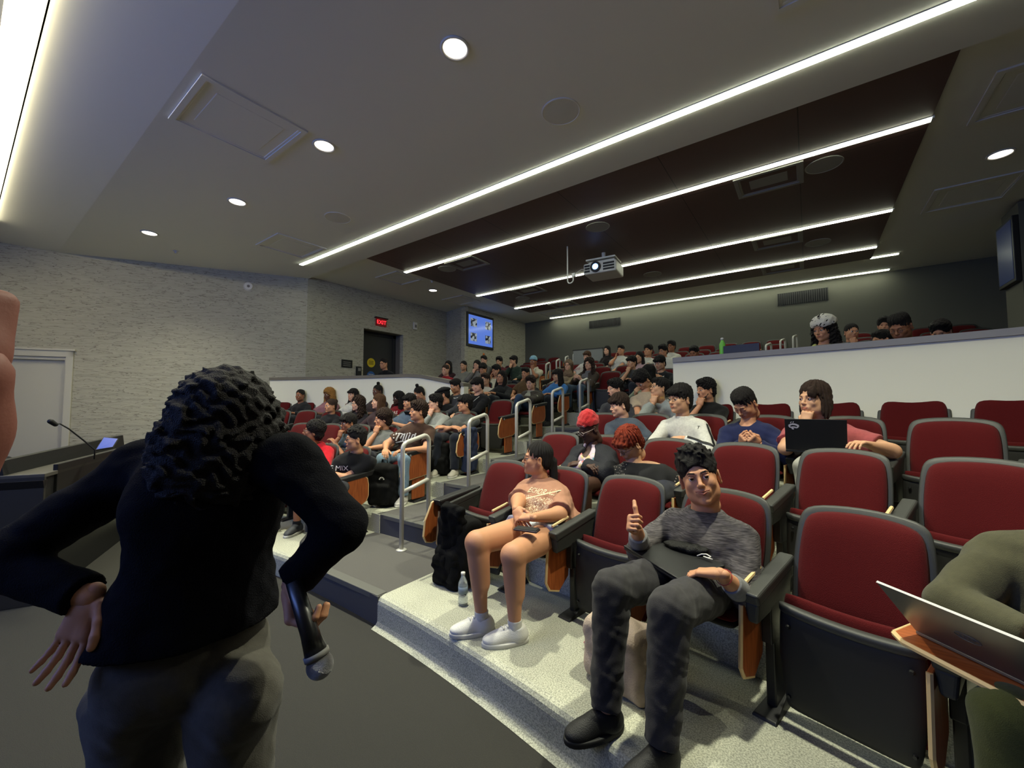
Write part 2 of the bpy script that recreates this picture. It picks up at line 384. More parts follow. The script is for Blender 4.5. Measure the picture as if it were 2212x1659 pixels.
# ---------------------------------------------------------------- linear lamps
def strip(x0, x1, y, z, label, w=.075):
    t = thing('linear_ceiling_light', label, 'ceiling light', ((x0 + x1) / 2, y, z), group='linear lights across the ceiling')
    L = (x1 - x0) / 2
    b = MB(); b.box((-L, -w / 2, -.016), (L, w / 2, .0)); b.build('light_diffuser', m_led, parent=t)
    f = MB(); f.box((-L - .02, -w / 2 - .012, -.006), (L + .02, -w / 2, .01)); f.box((-L - .02, w / 2, -.006), (L + .02, w / 2 + .012, .01))
    f.box((-L - .02, -w / 2, -.016), (-L, w / 2, .01)); f.box((L, -w / 2, -.016), (L + .02, w / 2, .01)); f.build('light_frame', m_ceil, parent=t)
strip(-8.75, 1.9, 4.33, H, 'longest linear lamp on the pale ceiling in front of the dark panel')
strip(-7.39, 1.15, 6.02, H + .02, 'linear lamp along the dark ceiling panel, first behind the pale ceiling')
strip(-7.39, 1.15, 8.52, H + .02, 'linear lamp on the dark ceiling panel, behind the hanging projector')
strip(-7.39, 1.15, 10.35, H + .02, 'linear lamp on the dark panel, last before the rear ceiling')
strip(-7.3, 1.57, 12.38, ZR, 'linear lamp on the pale ceiling close to the back wall')
strip(1.14, 1.57, 11.19, ZR, 'short linear lamp stub beside the corner of the dark panel', .07)
# cove with a bare tube in the front ceiling
t = thing('cove_light', 'wide recessed cove lamp with a bare bright tube at the corner of the front ceiling', 'ceiling light', (-6.8, .33, H + .1))
b = MB(); b.box((-4.15, -.21, .1), (4.5, -.0, .12)); b.box((-4.15, -.23, .0), (4.5, -.21, .12)); b.box((-4.15, 0, -.01), (4.5, .02, .12)); b.box((-4.17, -.23, .0), (-4.15, .02, .12))
b.build('light_housing', m_wht, parent=t)
b = MB(); b.tube([(-4.12, -.05, -.02), (4.45, -.05, -.02)], .022, 10); b.build('light_tube', m_led0, parent=t)
b = MB()
for k in range(8): b.box((-4.1 + k * 1.07, -.19, .055), (-4.1 + k * 1.07 + 1.03, -.11, .075))
b.build('light_diffuser', m_led0, parent=t)

# ---------------------------------------------------------------- downlights, diffusers, speakers
def downlight(x, y, z, label, glow=True):
    t = thing('recessed_downlight', label, 'ceiling light', (x, y, z), group='round recessed downlights')
    b = MB(); b.lathe([(.125, 0), (.125, -.012), (.105, -.012), (.1, .0)], n=28); b.build('trim_ring', m_wht, parent=t, smooth=True)
    b = MB(); b.lathe([(.1, -.003), (.085, -.006), (.082, -.004), (.06, -.009), (.056, -.006), (.03, -.01), (.004, -.01)], n=28); b.build('light_lens', m_lens, parent=t, smooth=True)
for i, (x, y) in enumerate(DL_FRONT[:4]):
    downlight(x, y, H, ['round downlight by the wallpapered wall, last of the row over the lectern', 'round downlight, second of the row counted from the wallpapered wall',
                        'round downlight between the big square air diffuser and the long linear lamp', 'large bright round downlight with ribbed reflector above the front row'][i])
downlight(0.1, 2.4, H, 'round downlight above the front-row seats, out of frame overhead'); downlight(2.4, 2.2, H, 'round downlight near the far end of the front row')
downlight(-8.06, 7.5, ZR, 'small round downlight in the side ceiling above the exit door wall')
downlight(2.0, 7.45, ZR, 'round downlight in the dim side ceiling beyond the dark panel')
def diffuser(x, y, z, s, label, name='air_diffuser', sx=None, mat=None):
    sx = sx or s; mat = mat or m_ceil
    t = thing(name, label, 'air vent', (x, y, z), group='square air diffusers in the ceiling'); a, b2 = sx / 2, s / 2
    b = MB()
    def ring(o, i_, z0, z1):
        P = lambda h, k, zz: [(-h, -k, zz), (h, -k, zz), (h, k, zz), (-h, k, zz)]
        vs = P(a - o, b2 - o, z0) + P(a - i_, b2 - i_, z1); b.add(vs, [(i, (i + 1) % 4, 4 + (i + 1) % 4, 4 + i) for i in range(4)])
    ring(0, 0, 0.01, -.018); ring(0, .05, -.018, -.018); ring(.05, .05, -.018, -.006); ring(.05, .07, -.006, -.006); ring(.07, .14, -.006, .06)
    b.add([(-a + .13, -b2 + .13, .06), (a - .13, -b2 + .13, .06), (a - .13, b2 - .13, .06), (-a + .13, b2 - .13, .06)], [(0, 1, 2, 3)])
    b.build('diffuser_frame', mat, parent=t)
    c = MB(); c.box((-a + .17, -b2 + .17, -.004), (a - .17, b2 - .17, .012)); c.build('diffuser_plate', mat, parent=t, bevel=.01)
diffuser(-4.88, 1.72, H, .98, 'large square air diffuser between the cove lamp and the downlights')
diffuser(-7.9, 3.72, H, .9, 'square air diffuser near the end of the longest linear lamp')
diffuser(.35, 3.15, H, .98, 'big square air diffuser at the top edge above the long linear lamp')
diffuser(-7.95, 6.3, ZR, .8, 'square diffuser in the side ceiling over the exit door'); diffuser(-8.15, 8.7, ZR, .8, 'square diffuser in the side ceiling before the wall screen')
diffuser(-6.9, 11.8, ZR, .7, 'small diffuser in the rear ceiling beside the last linear lamp'); diffuser(1.95, 6.0, ZR, .9, 'square diffuser in the dim side ceiling, ahead of the downlight')
diffuser(2.0, 8.6, ZR, .9, 'square diffuser in the dim side ceiling, beyond the downlight')
m_cass = M('cassette_grey', (150, 148, 142), .7)
for x, y, l in ((-.35, 6.42, 'first lamp, seat side'), (-5.85, 6.42, 'first lamp, exit side'), (-.38, 8.9, 'second lamp, seat side'), (-5.93, 8.93, 'second lamp, exit side'), (-.38, 10.75, 'third lamp, seat side'), (-5.9, 10.8, 'third lamp, exit side')):
    diffuser(x, y, H + .02, .6, 'grey slotted air grille in the dark panel at the ' + l, sx=.78, mat=m_cass)
def cspk(x, y, z, r, label, mat):
    t = thing('ceiling_speaker', label, 'speaker', (x, y, z), group='round ceiling speakers')
    b = MB(); b.lathe([(r, 0), (r, -.008), (r - .012, -.01), (r - .016, -.006)], n=32); b.build('speaker_rim', mat, parent=t)
    b = MB(); b.lathe([(.01, -.009), (r - .013, -.006)], n=32); b.build('speaker_grille', M(mat.name + '_g', (196, 194, 188) if mat is m_ceil else (150, 148, 142), .9), parent=t)
m_spk = M('speaker_grey', (150, 147, 140), .8)
for x, y, z, mt, l in ((-1.98, 3.59, H, m_ceil, 'flush round speaker in the pale ceiling beside the longest linear lamp'), (-6.07, 3.57, H, m_ceil, 'faint round speaker in the pale ceiling near the small diffuser'),
                   (.25, 6.4, H + .02, m_spk, 'large round speaker in the dark panel beside a grey grille, close to the first lamp'), (-2.83, 6.4, H + .02, m_spk, 'round speaker in the dark panel straight above the projector'),
                   (-6.45, 6.42, H + .02, m_spk, 'round speaker in the dark panel at the exit end of the first lamp'), (.23, 9.45, H + .02, m_spk, 'round speaker in the dark panel behind the second lamp, seat side'),
                   (-2.85, 9.5, H + .02, m_spk, 'round speaker in the dark panel behind the projector'), (-6.5, 9.48, H + .02, m_spk, 'round speaker in the dark panel behind the second lamp, exit side')):
    cspk(x, y, z, .2, l, mt)
for x, y, l, z in ((-9.98, 2.5, 'small sprinkler head in the ceiling by the wallpapered wall', H), (-7.45, 6.9, 'small sprinkler head in the side ceiling near the door downlight', ZR)):
    b = MB(); b.lathe([(.05, 0), (.05, -.008), (.02, -.012), (.02, -.04), (.035, -.045), (.004, -.05)], n=14); tag(b.build('sprinkler', m_wht, loc=(x, y, z), smooth=True), l, 'sprinkler')
sd = thing('smoke_detector', 'white smoke detector where the wallpapered walls meet the ceiling', 'detector', (*wpt(1.2, 0, 0).xy, 4.25), rotz=math.atan2(dW.y, dW.x))
b = MB(); b.tube([(0, 0, 0), (0, .05, 0)], [.11, .08], 20); b.build('detector_case', m_wht, parent=sd)
b = MB(); b.tube([(0, .05, 0), (0, .065, 0)], [.03, .02], 12); b.build('detector_lens', m_grille, parent=sd)

# ---------------------------------------------------------------- things on the walls
def vent(x, y0, y1, z0, z1, label):
    t = thing('wall_vent', label, 'air vent', (x, YB, (z0 + z1) / 2), group='slotted vents in the back wall'); w_ = (y1 - y0) / 2; h_ = (z1 - z0) / 2
    b = MB(); b.box((-w_, -.01, -h_), (w_, 0, h_)); b.build('vent_back', m_dark, parent=t)
    b = MB(); n = int(2 * w_ / .045)
    for i in range(n + 1): b.box((-w_ + i * .045, -.03, -h_), (-w_ + i * .045 + .012, -.01, h_))
    b.build('vent_slat', M('vent_dark', (52, 52, 50), .6), parent=t)
vent(-.05, 0, 1.05, 4.14, 4.45, 'wide dark slotted vent high on the back wall behind the half wall with the ledge')
vent(-5.37, 0, 1.08, 4.14, 4.38, 'dark slotted vent high on the back wall nearer the wall screen')
# exit sign
t = thing('exit_sign', 'red glowing EXIT sign above the dark door', 'exit sign', (WL, 6.98, 3.86))
b = MB(); b.box((0, -.16, -.11), (.05, .17, .1)); b.build('sign_case', M('exit_case', (60, 8, 10), .5, emit=((255, 20, 30), .06)), parent=t, bevel=.006)
b = MB(); b.box((0, -.2, .1), (.09, .2, .125)); b.build('sign_mount', m_dark, parent=t)
def text_mesh(txt, size, name, mat, parent, mtx, ext=.002, align='CENTER', xs=1.0):
    cu = bpy.data.curves.new(name, 'FONT'); cu.body = txt; cu.size = size; cu.extrude = ext; cu.align_x = align; cu.align_y = 'CENTER'; cu.resolution_u = 3
    to = bpy.data.objects.new(name, cu); C.objects.link(to); dg = bpy.context.evaluated_depsgraph_get()
    me = bpy.data.meshes.new_from_object(to.evaluated_get(dg)); bpy.data.objects.remove(to)
    if xs != 1: me.transform(Matrix.Diagonal((xs, 1, 1, 1)))
    me.transform(mtx); me.materials.clear(); me.materials.append(mat)
    o = bpy.data.objects.new(name, me); C.objects.link(o); o.parent = parent; return o
WALLROT = Matrix(((0, 0, 1, 0), (1, 0, 0, 0), (0, 1, 0, 0), (0, 0, 0, 1)))  # text faces +X
m_red = M('exit_red', (255, 40, 50), .5, emit=((255, 40, 52), 2.6))
text_mesh('EXIT', .15, 'sign_letters', m_red, t, Matrix.Translation((.053, .0, -.01)) @ WALLROT)
# screens
def picture(nt, b, tc):
    sx = nt.nodes.new('ShaderNodeSeparateXYZ'); nt.links.new(tc.outputs['Object'], sx.inputs[0])
    def rng(ax, lo, hi):
        a = nt.nodes.new('ShaderNodeMath'); a.operation = 'COMPARE'; a.inputs[1].default_value = (lo + hi) / 2; a.inputs[2].default_value = (hi - lo) / 2
        nt.links.new(sx.outputs[ax], a.inputs[0]); return a
    def op(o, p, q):
        m = nt.nodes.new('ShaderNodeMath'); m.operation = o; nt.links.new(p.outputs[0], m.inputs[0]); nt.links.new(q.outputs[0], m.inputs[1]); return m
    ys = op('MAXIMUM', rng('Y', -.5, -.2), rng('Y', .22, .5)); zs = op('MAXIMUM', rng('Z', -.36, -.1), rng('Z', .1, .36)); mk = op('MULTIPLY', ys, zs)
    n = nt.nodes.new('ShaderNodeTexVoronoi'); n.inputs['Scale'].default_value = 14; nt.links.new(tc.outputs['Object'], n.inputs['Vector'])
    r = nt.nodes.new('ShaderNodeValToRGB'); e = r.color_ramp.elements; e[0].color = (.01, .012, .02, 1); e[1].color = (.3, .35, .4, 1); e[0].position = .25; e[1].position = .6
    sp = nt.nodes.new('ShaderNodeSeparateColor'); nt.links.new(n.outputs['Color'], sp.inputs[0]); nt.links.new(sp.outputs[0], r.inputs[0])
    mc = nt.nodes.new('ShaderNodeMix'); mc.data_type = 'RGBA'; mc.inputs[6].default_value = (*srgb((92, 128, 222)), 1)
    nt.links.new(mk.outputs[0], mc.inputs[0]); nt.links.new(r.outputs[0], mc.inputs[7]); nt.links.new(mc.outputs[2], b.inputs['Emission Color'])
    b.inputs['Emission Strength'].default_value = .85; b.inputs['Base Color'].default_value = (.01, .01, .01, 1)
m_tv = M('tv_picture', (10, 10, 12), .15, build=picture)
t = thing('wall_tv', 'framed wall screen with four small photos on a blue slide', 'screen', (-8.53, 9.98, 3.93))
b = MB(); b.box((0, -.66, -.54), (.05, .66, .54)); b.build('tv_frame', m_black, parent=t, bevel=.008)
b = MB(); b.box((.05, -.59, -.46), (.054, .59, .46)); b.build('tv_screen', m_tv, parent=t)
t = thing('wall_tv', 'screen seen almost edge-on, glowing faint blue beside the dim column', 'screen', (2.62, 9.55, 3.9))
b = MB(); b.box((-.07, -.3, -.5), (0, .35, .5)); b.build('tv_frame', m_black, parent=t, bevel=.008)
b = MB(); b.box((-.075, -.26, -.45), (-.07, .3, .45)); b.build('tv_screen', M('tv_blue', (20, 30, 60), .3, emit=((50, 70, 130), .12)), parent=t)
# room sign, card reader, thermostat, pull station, emergency strobes
t = thing('room_sign', 'small black room sign on the wallpaper beside the dark door', 'sign', (WL, 5.98, 2.62)); b = MB(); b.box((0, -.15, -.1), (.02, .15, .1)); b.build('sign_plate', m_dark, parent=t)
for k in range(3): b = MB(); b.box((.02, -.11, .03 - k * .045), (.022, .1, .045 - k * .045)); b.build('sign_lettering', m_grille, parent=t)
t = thing('card_reader', 'black card reader box at the edge of the dark door', 'card reader', (WL, 6.31, 2.43)); b = MB(); b.box((0, -.07, -.14), (.06, .07, .14)); b.build('reader_case', m_dark, parent=t, bevel=.01)
b = MB(); b.box((.06, -.04, .02), (.065, .04, .1)); b.build('reader_window', m_grille, parent=t)
t = thing('fire_alarm_strobe', 'white fire alarm strobe on the wallpaper after the EXIT sign', 'alarm', (WL, 8.2, 3.95)); b = MB(); b.box((0, -.07, -.11), (.05, .07, .11)); b.build('alarm_case', m_wht, parent=t, bevel=.01)
b = MB(); b.box((.05, -.03, -.05), (.07, .03, .03)); b.build('alarm_lens', m_grille, parent=t)
t = thing('fire_pull_station', 'small red fire pull box beside the dark door', 'alarm', (WL, 8.12, 2.36)); b = MB(); b.box((0, -.06, -.1), (.05, .06, .1)); b.build('pull_box', M('dull_red', (120, 30, 26), .5), parent=t, bevel=.008)
b = MB(); b.box((.05, -.045, -.02), (.06, .045, .01)); b.build('pull_handle', m_wht, parent=t)
for y, z, col, l in ((6.96, 2.75, (215, 190, 30), 'round yellow notice sticker on the dark door'), (6.96, 2.38, (40, 90, 170), 'round blue notice sticker on the dark door, under the yellow one')):
    t = thing('round_notice', l, 'sticker', (WL - d_ + .051, y, z)); b = MB(); b.tube([(0, 0, 0), (.004, 0, 0)], .13, 20); b.build('notice_disc', M('notice%d' % col[0], col, .6), parent=t)
    for k in range(3): b = MB(); b.box((.004, -.08, -.045 + k * .04), (.006, .08, -.03 + k * .04)); b.build('notice_lettering', m_dark if col[0] > 100 else m_wht, parent=t)
p = wpt((Vector(Wc) - Vector((-9.96, 4.32))).length, 1.84, .0); t = thing('wall_socket', 'white socket plate low on the wallpapered wall, ahead of the half wall', 'socket', p, rotz=math.atan2(dW.y, dW.x) + math.pi)
b = MB(); b.box((-.05, -.012, -.08), (.05, 0, .08)); b.build('socket_plate', m_wht, parent=t, bevel=.004)
for z in (-.035, .035): b = MB(); b.box((-.02, -.015, z - .02), (.02, -.012, z + .02)); b.build('socket_outlet', m_grille, parent=t)

# projection screen on the front wall (source of the blue light)
t = thing('projection_screen', 'wide projection screen on the front wall showing a blue slide', 'screen', (XC - 1.2, -4.18, 3.3))
b = MB(); b.box((-2.4, 0, -1.4), (2.4, .06, 1.4)); b.build('screen_frame', m_black, parent=t)
b = MB(); b.box((-2.3, .06, -1.3), (2.3, .065, 1.3)); b.build('screen_surface', M('slide_blue', (90, 120, 220), .6, emit=((110, 140, 240), .9)), parent=t)

# ---------------------------------------------------------------- projector with its mount
pc = atD(1303, 583, 8.0); KP = 8.0 / 6.6; t = thing('ceiling_projector', 'white ceiling projector with a glowing blue lens', 'projector', pc, rotz=R(6))
b = MB(); b.box((-.27, -.2, -.1), (.27, .25, .08)); b.build('projector_body', m_wht, parent=t, bevel=.025, segs=3)
b = MB(); b.tube([(-.06, -.19, 0), (-.06, -.23, 0)], .085, 24); b.build('lens_barrel', m_dark, parent=t)
b = MB(); b.tube([(-.06, -.228, 0), (-.06, -.235, 0)], [.05, .045], 20); b.build('lens_glass', M('lens_blue', (60, 110, 255), .2, emit=((120, 170, 255), 5)), parent=t)
for x0, x1 in ((-.25, -.16), (.06, .24)):
    b = MB()
    for k in range(3): b.box((x0, -.206, -.07 + k * .045), (x1, -.2, -.04 + k * .045))
    b.build('projector_grille', m_dark, parent=t)
b = MB(); b.box((-.2, -.12, .08), (.22, .2, .12)); b.box((-.24, -.16, .135), (.24, .22, .16)); b.tube([(0, .03, .1), (0, .03, (H + .03 - pc.z) / KP)], .03, 12); b.build('ceiling_mount', m_wht, parent=t); t.scale = (KP, KP, KP)
p0 = atD(1226, 582, 7.7); t = thing('hook_antenna', 'thin white pipe hanging from the dark panel and curling into a hook beside the projector', 'pipe', p0)
b = MB(); g = [(0, 0, H + .03 - p0.z), (0, 0, -.22)] + [(.06 - .06 * math.cos(a), 0, -.22 - .06 * math.sin(a)) for a in (.5, 1.0, 1.57, 2.2, 2.8, 3.14)] + [(.12, 0, -.16)]
b.tube(g, .013, 8); b.build('pipe_tube', m_wht, parent=t, smooth=True)
b = MB(); b.box((.1, -.02, -.17), (.16, .02, -.1)); b.build('pipe_clip', m_wht, parent=t)
cbm = MB(); a = pc + Vector((-.25, 0, .02)); q = p0 + Vector((.15, 0, -.12)); cbm.tube([a, a.lerp(q, .3) + Vector((0, 0, .05)), a.lerp(q, .6) + Vector((0, 0, .07)), q], .008, 6); tag(cbm.build('projector_cable', m_wht, smooth=True), 'thin looping cable between the projector and the hooked pipe', 'cable')

# ---------------------------------------------------------------- handrails
def handrail(x, y, z0, z1, ang, label, run=.33):
    """front post foot at z0, back post foot at z1"""
    t = thing('handrail', label, 'handrail', (x, y, z0), ang, group='tubular handrails along the steps')
    zt = 1.0; r = .07
    def arc(c, a0, a1, n=5): return [(0, c[0] + r * math.cos(R(a0 + (a1 - a0) * i / n)), c[1] + r * math.sin(R(a0 + (a1 - a0) * i / n))) for i in range(n + 1)]
    pts = [(0, 0, 0), (0, 0, zt - r)] + arc((r, zt - r), 180, 100) + arc((run - r, zt - r + .05), 80, 0) + [(0, run, z1 - z0)]
    b = MB(); b.tube(pts, .021, 12); b.build('rail_tube', m_steel, parent=t, smooth=True)
    b = MB(); b.tube([(0, .0, .53), (0, run, .61)], .02, 10); b.build('lower_rail', m_steel, parent=t, smooth=True)
    for yy, zz in ((0, 0), (run, z1 - z0)):
        b = MB(); b.lathe([(.05, 0), (.048, .006), (.03, .012), (.022, .014)], (0, yy, zz), 16); b.build('base_flange', m_steel, parent=t, smooth=True)
ordn = ['first', 'second', 'third', 'fourth', 'fifth']
for k in range(5):
    handrail(XC, EDGE[k + 1] - .21, FLO[k], FLO[k + 1], 0, ordn[k] + ' white handrail up the centre aisle, counted from the front floor')
for s, nm in ((-1, 'exit side'), (1, 'ledge side')):
    for i in range(5):
        k = 6 + i; x = XC + s * (2.03 + .21 * i); y = 7.95 + .9 * i
        handrail(x, y, FLO[k], FLO[k + 1], s * R(-12.6) * (1 - .0), ordn[i] + ' handrail of the upper stair on the ' + nm)
# ---------------------------------------------------------------- auditorium seats (local: front -Y, origin on the floor at the foot plates)
def plate(W, Z0, Z1, Yf, tf, tb, nx=14, nz=12, puff=6, mi=0, mb=None):
    """upright padded board. W(v) half width, Z0(u),Z1(u) bottom/top, Yf(u,v) middle surface; tf,tb thickness front/back"""
    mb = mb or MB(); fr = {}; vs = []; fs = []
    def fall(t): return max(0.0, 1 - abs(t) ** puff) ** .5
    for side in (0, 1):
        for j in range(nz + 1):
            for i in range(nx + 1):
                u = math.sin(math.pi / 2 * (2 * i / nx - 1)); v = .5 + .5 * math.sin(math.pi / 2 * (2 * j / nz - 1))
                e = i in (0, nx) or j in (0, nz)
                if side == 1 and e: fr[(1, i, j)] = fr[(0, i, j)]; continue
                f = fall(u) * fall(2 * v - 1); d = -tf * f if side == 0 else tb * f
                # round the corners of the outline
                cu, cv = abs(u), abs(2 * v - 1); k = 1 - .045 * (cu * cv) ** 8
                x = W(v) * u * k; z = Z0(u) + (Z1(u) - Z0(u)) * v; zm = (Z0(u) + Z1(u)) / 2; z = zm + (z - zm) * k
                fr[(side, i, j)] = len(vs); vs.append((x, Yf(u, v) + d, z))
    for side in (0, 1):
        for j in range(nz):
            for i in range(nx):
                q = (fr[(side, i, j)], fr[(side, i + 1, j)], fr[(side, i + 1, j + 1)], fr[(side, i, j + 1)])
                if side: q = q[::-1]
                if len(set(q)) >= 3: fs.append(tuple(dict.fromkeys(q)))
    return mb.add(vs, fs, mi)
def seat_yf(u, v): return .235 + .17 * v + .035 * (u * u) * -1 + .02
def make_chair(kind):
    """kind: 'up' seat folded, 'down' seat lowered (someone sits on it)"""
    t = thing('auditorium_seat', 'seat', 'seat', group='maroon auditorium seats')
    W = lambda v: .238 - .016 * abs(2 * v - 1) ** 2 + .004 * v
    top = lambda u: .885 - .024 * abs(u) ** 2 - .012 * abs(u) ** 10
    b = plate(W, lambda u: .36, top, seat_yf, .012, .03, puff=8); b.build('backrest_shell', m_shell, parent=t, smooth=True)
    Wc_ = lambda v: W(v) - .022
    b = plate(Wc_, lambda u: .40, lambda u: top(u) - .024, lambda u, v: seat_yf(u, .06 + v * .9) - .008, .05, .0, puff=5); b.build('back_cushion', m_maroon, parent=t, smooth=True)
    if kind == 'up':
        arc = lambda u: .475 + .018 * abs(u) ** 2
        b = plate(lambda v: .205 + .025 * min(1, v * 2), lambda u: .075, arc, lambda u, v: .06 + .03 * v, .022, .012, puff=14); b.build('seat_pan', m_pan, parent=t, smooth=True)
        b = plate(lambda v: .232, lambda u: arc(u) - .035, lambda u: arc(u) + .004, lambda u, v: .085, .028, .02, nz=6, puff=8); b.build('pan_rim', m_shell, parent=t, smooth=True)
        b = plate(lambda v: .232, lambda u: .12, lambda u: arc(u) + .028, lambda u, v: .125 + .02 * v, .022, .05, puff=6); b.build('seat_cushion', m_maroon, parent=t, smooth=True)
        for sx in (-.19, .19):
            b = MB()
            for z in (.13, .41): b.tube([(sx, .045 + .03 * z, z), (sx, .033 + .03 * z, z)], [.009, .006], 8)
            b.build('pan_screw', m_black, parent=t)
    else:
        b = MB(); pl = plate(lambda v: .225, lambda u: -.215, lambda u: .2, lambda u, v: 0, .03, .02, puff=10)
        vs = [(x, z + .09, .40 - y) for x, y, z in pl.v]; b.add(vs, [f[::-1] for f in pl.f]); b.build('seat_pan', m_pan, parent=t, smooth=True)
        b = MB(); pl = plate(lambda v: .232, lambda u: -.225, lambda u: .2, lambda u, v: 0, .045, .02, puff=5)
        vs = [(x, z + .09, .43 - y) for x, y, z in pl.v]; b.add(vs, [f[::-1] for f in pl.f]); b.build('seat_cushion', m_maroon, parent=t, smooth=True)
    stanchion(t, -.275)
    return t
def stanchion(t, x, end=False):
    b = MB(); b.box((x - .02, .09, 0.008), (x + .02, .2, .52)); b.box((x - .022, .06, .30), (x + .022, .3, .5)); b.build('seat_stanchion', m_black, parent=t, bevel=.006)
    b = MB(); b.hexa([(x - .05, 0, 0), (x + .05, 0, 0), (x + .04, .26, 0), (x - .04, .26, 0)], [(x - .045, .01, .012), (x + .045, .01, .012), (x + .025, .24, .05), (x - .025, .24, .05)]); b.build('foot_plate', m_black, parent=t, bevel=.004)
    b = MB(); b.hexa([(x - .034, -.09, .51), (x + .034, -.09, .51), (x + .034, .32, .585), (x - .034, .32, .585)], [(x - .034, -.11, .56), (x + .034, -.11, .56), (x + .034, .33, .635), (x - .034, .33, .635)])
    b.hexa([(x - .02, -.08, .43), (x + .02, -.08, .43), (x + .02, .3, .46), (x - .02, .3, .46)], [(x - .03, -.09, .52), (x + .03, -.09, .52), (x + .03, .31, .59), (x - .03, .31, .59)])
    b.build('armrest', m_shell, parent=t, bevel=.012, segs=3)
    # writing tablet stowed beside the arm: a ply board standing on edge
    px = x + (-.03 if end else .0)
    ol = [(-.1, .50), (-.12, .25), (-.09, .2), (.0, .17), (.09, .24), (.12, .5)]
    b = MB(); b.prism([(y, z) for y, z in ol], 'x', px - .045, px - .028, 0)
    b.build('writing_tablet', m_wood, parent=t, bevel=.004)
    b = MB(); e = [(px - .0365, y, z) for y, z in ol[:4]]; b.tube(e, .0095, 6); b.build('tablet_edge', m_ply, parent=t)
    b = MB(); b.tube([(px - .036, -.06, .583), (px - .036, .1, .613)], .009, 6); b.build('tablet_hinge_edge', m_ply, parent=t)
def make_end(side):
    """aisle end standard with a stowed tablet showing its face; side=-1 faces -x"""
    t = thing('aisle_end_panel', 'x', 'seat end panel', group='orange wood end panels beside the aisles')
    b = MB(); ol = [(-.24, .33), (-.225, .45), (-.16, .575), (-.13, .59), (.2, .59), (.235, .565), (.25, .5), (.25, .38), (.225, .33), (.17, .30), (-.16, .27), (-.215, .285)]
    b.prism(ol, 'x', side * .03 - .009, side * .03 + .009); b.build('tablet_board', m_wood, parent=t, bevel=.005)
    b = MB(); pts = [(side * .03, y, z) for y, z in ol]; pts = pts + [pts[0]]; b.tube(pts, .0085, 6, cap=False); b.build('board_edge', m_ply, parent=t)
    b = MB(); b.box((side * .012 - .01, -.04, .03), (side * .012 + .01, .17, .33)); b.build('lower_panel', m_wood, parent=t, bevel=.006)
    b = MB(); b.hexa([(-.045, -.13, .55), (.045, -.13, .55), (.045, .3, .59), (-.045, .3, .59)], [(-.045, -.15, .6), (.045, -.15, .6), (.045, .33, .65), (-.045, .33, .65)]); b.build('armrest', m_black, parent=t, bevel=.012)
    b = MB(); b.box((-side * .03 - .02, .09, .01), (-side * .03 + .02, .2, .56)); b.build('seat_stanchion', m_black, parent=t, bevel=.006)
    b = MB(); b.tube([(side * .046, -.1, .56), (side * .056, -.1, .56)], .014, 10); b.build('pivot_bolt', m_grille, parent=t)
    b = MB(); b.hexa([(-.07, -.05, 0), (.07, -.05, 0), (.06, .24, 0), (-.06, .24, 0)], [(-.05, -.03, .015), (.05, -.03, .015), (.04, .22, .04), (-.04, .22, .04)]); b.build('foot_plate', m_black, parent=t)
    return t
UP = make_chair('up'); DOWN = make_chair('down'); ENDL = make_end(1); ENDR = make_end(-1)
used = {'up': False, 'down': False, 1: False, -1: False}
FOOT = .62
PITCHX = .55
def seat_point(k, x, off=0.0):
    """a point of the seat line of row k at world x, off metres behind the foot line; returns (x, y, angle)"""
    a = arcA(k, x); y = arcY(k, x) + (FOOT if k < 11 else .4)
    return Vector((x - math.sin(a) * off, y + math.cos(a) * off, FLO[k] if not (k == 4 and abs(x - XC) > WALLX) else 1.15)), a
def put(kind, k, x, label):
    src = {'up': UP, 'down': DOWN, 1: ENDL, -1: ENDR}[kind]
    o = src if not used[kind] else copy_tree(src); used[kind] = True
    p, a = seat_point(k, x); o.location = p; o.rotation_euler.z = a; o['label'] = label; return o
ROWN = ['front', 'second', 'third', 'fourth', 'fifth', 'sixth', 'seventh', 'eighth', 'ninth', 'tenth', 'eleventh', 'last']
SEATS = {}   # (k, side, j) -> x of the centre
JOFF = {('R', 0): .03, ('R', 1): .03, ('R', 2): .2, ('R', 3): .12, ('L', 0): .16, ('L', 1): .18, ('L', 2): .18, ('L', 3): .2}
def seat_x(side, k, j):
    s = 1 if side in 'R' else -1
    c = math.cos(R(8)); return XC + s * (.72 + JOFF.get((side, k), .2) * .55 + (j + .5) * PITCHX * c)
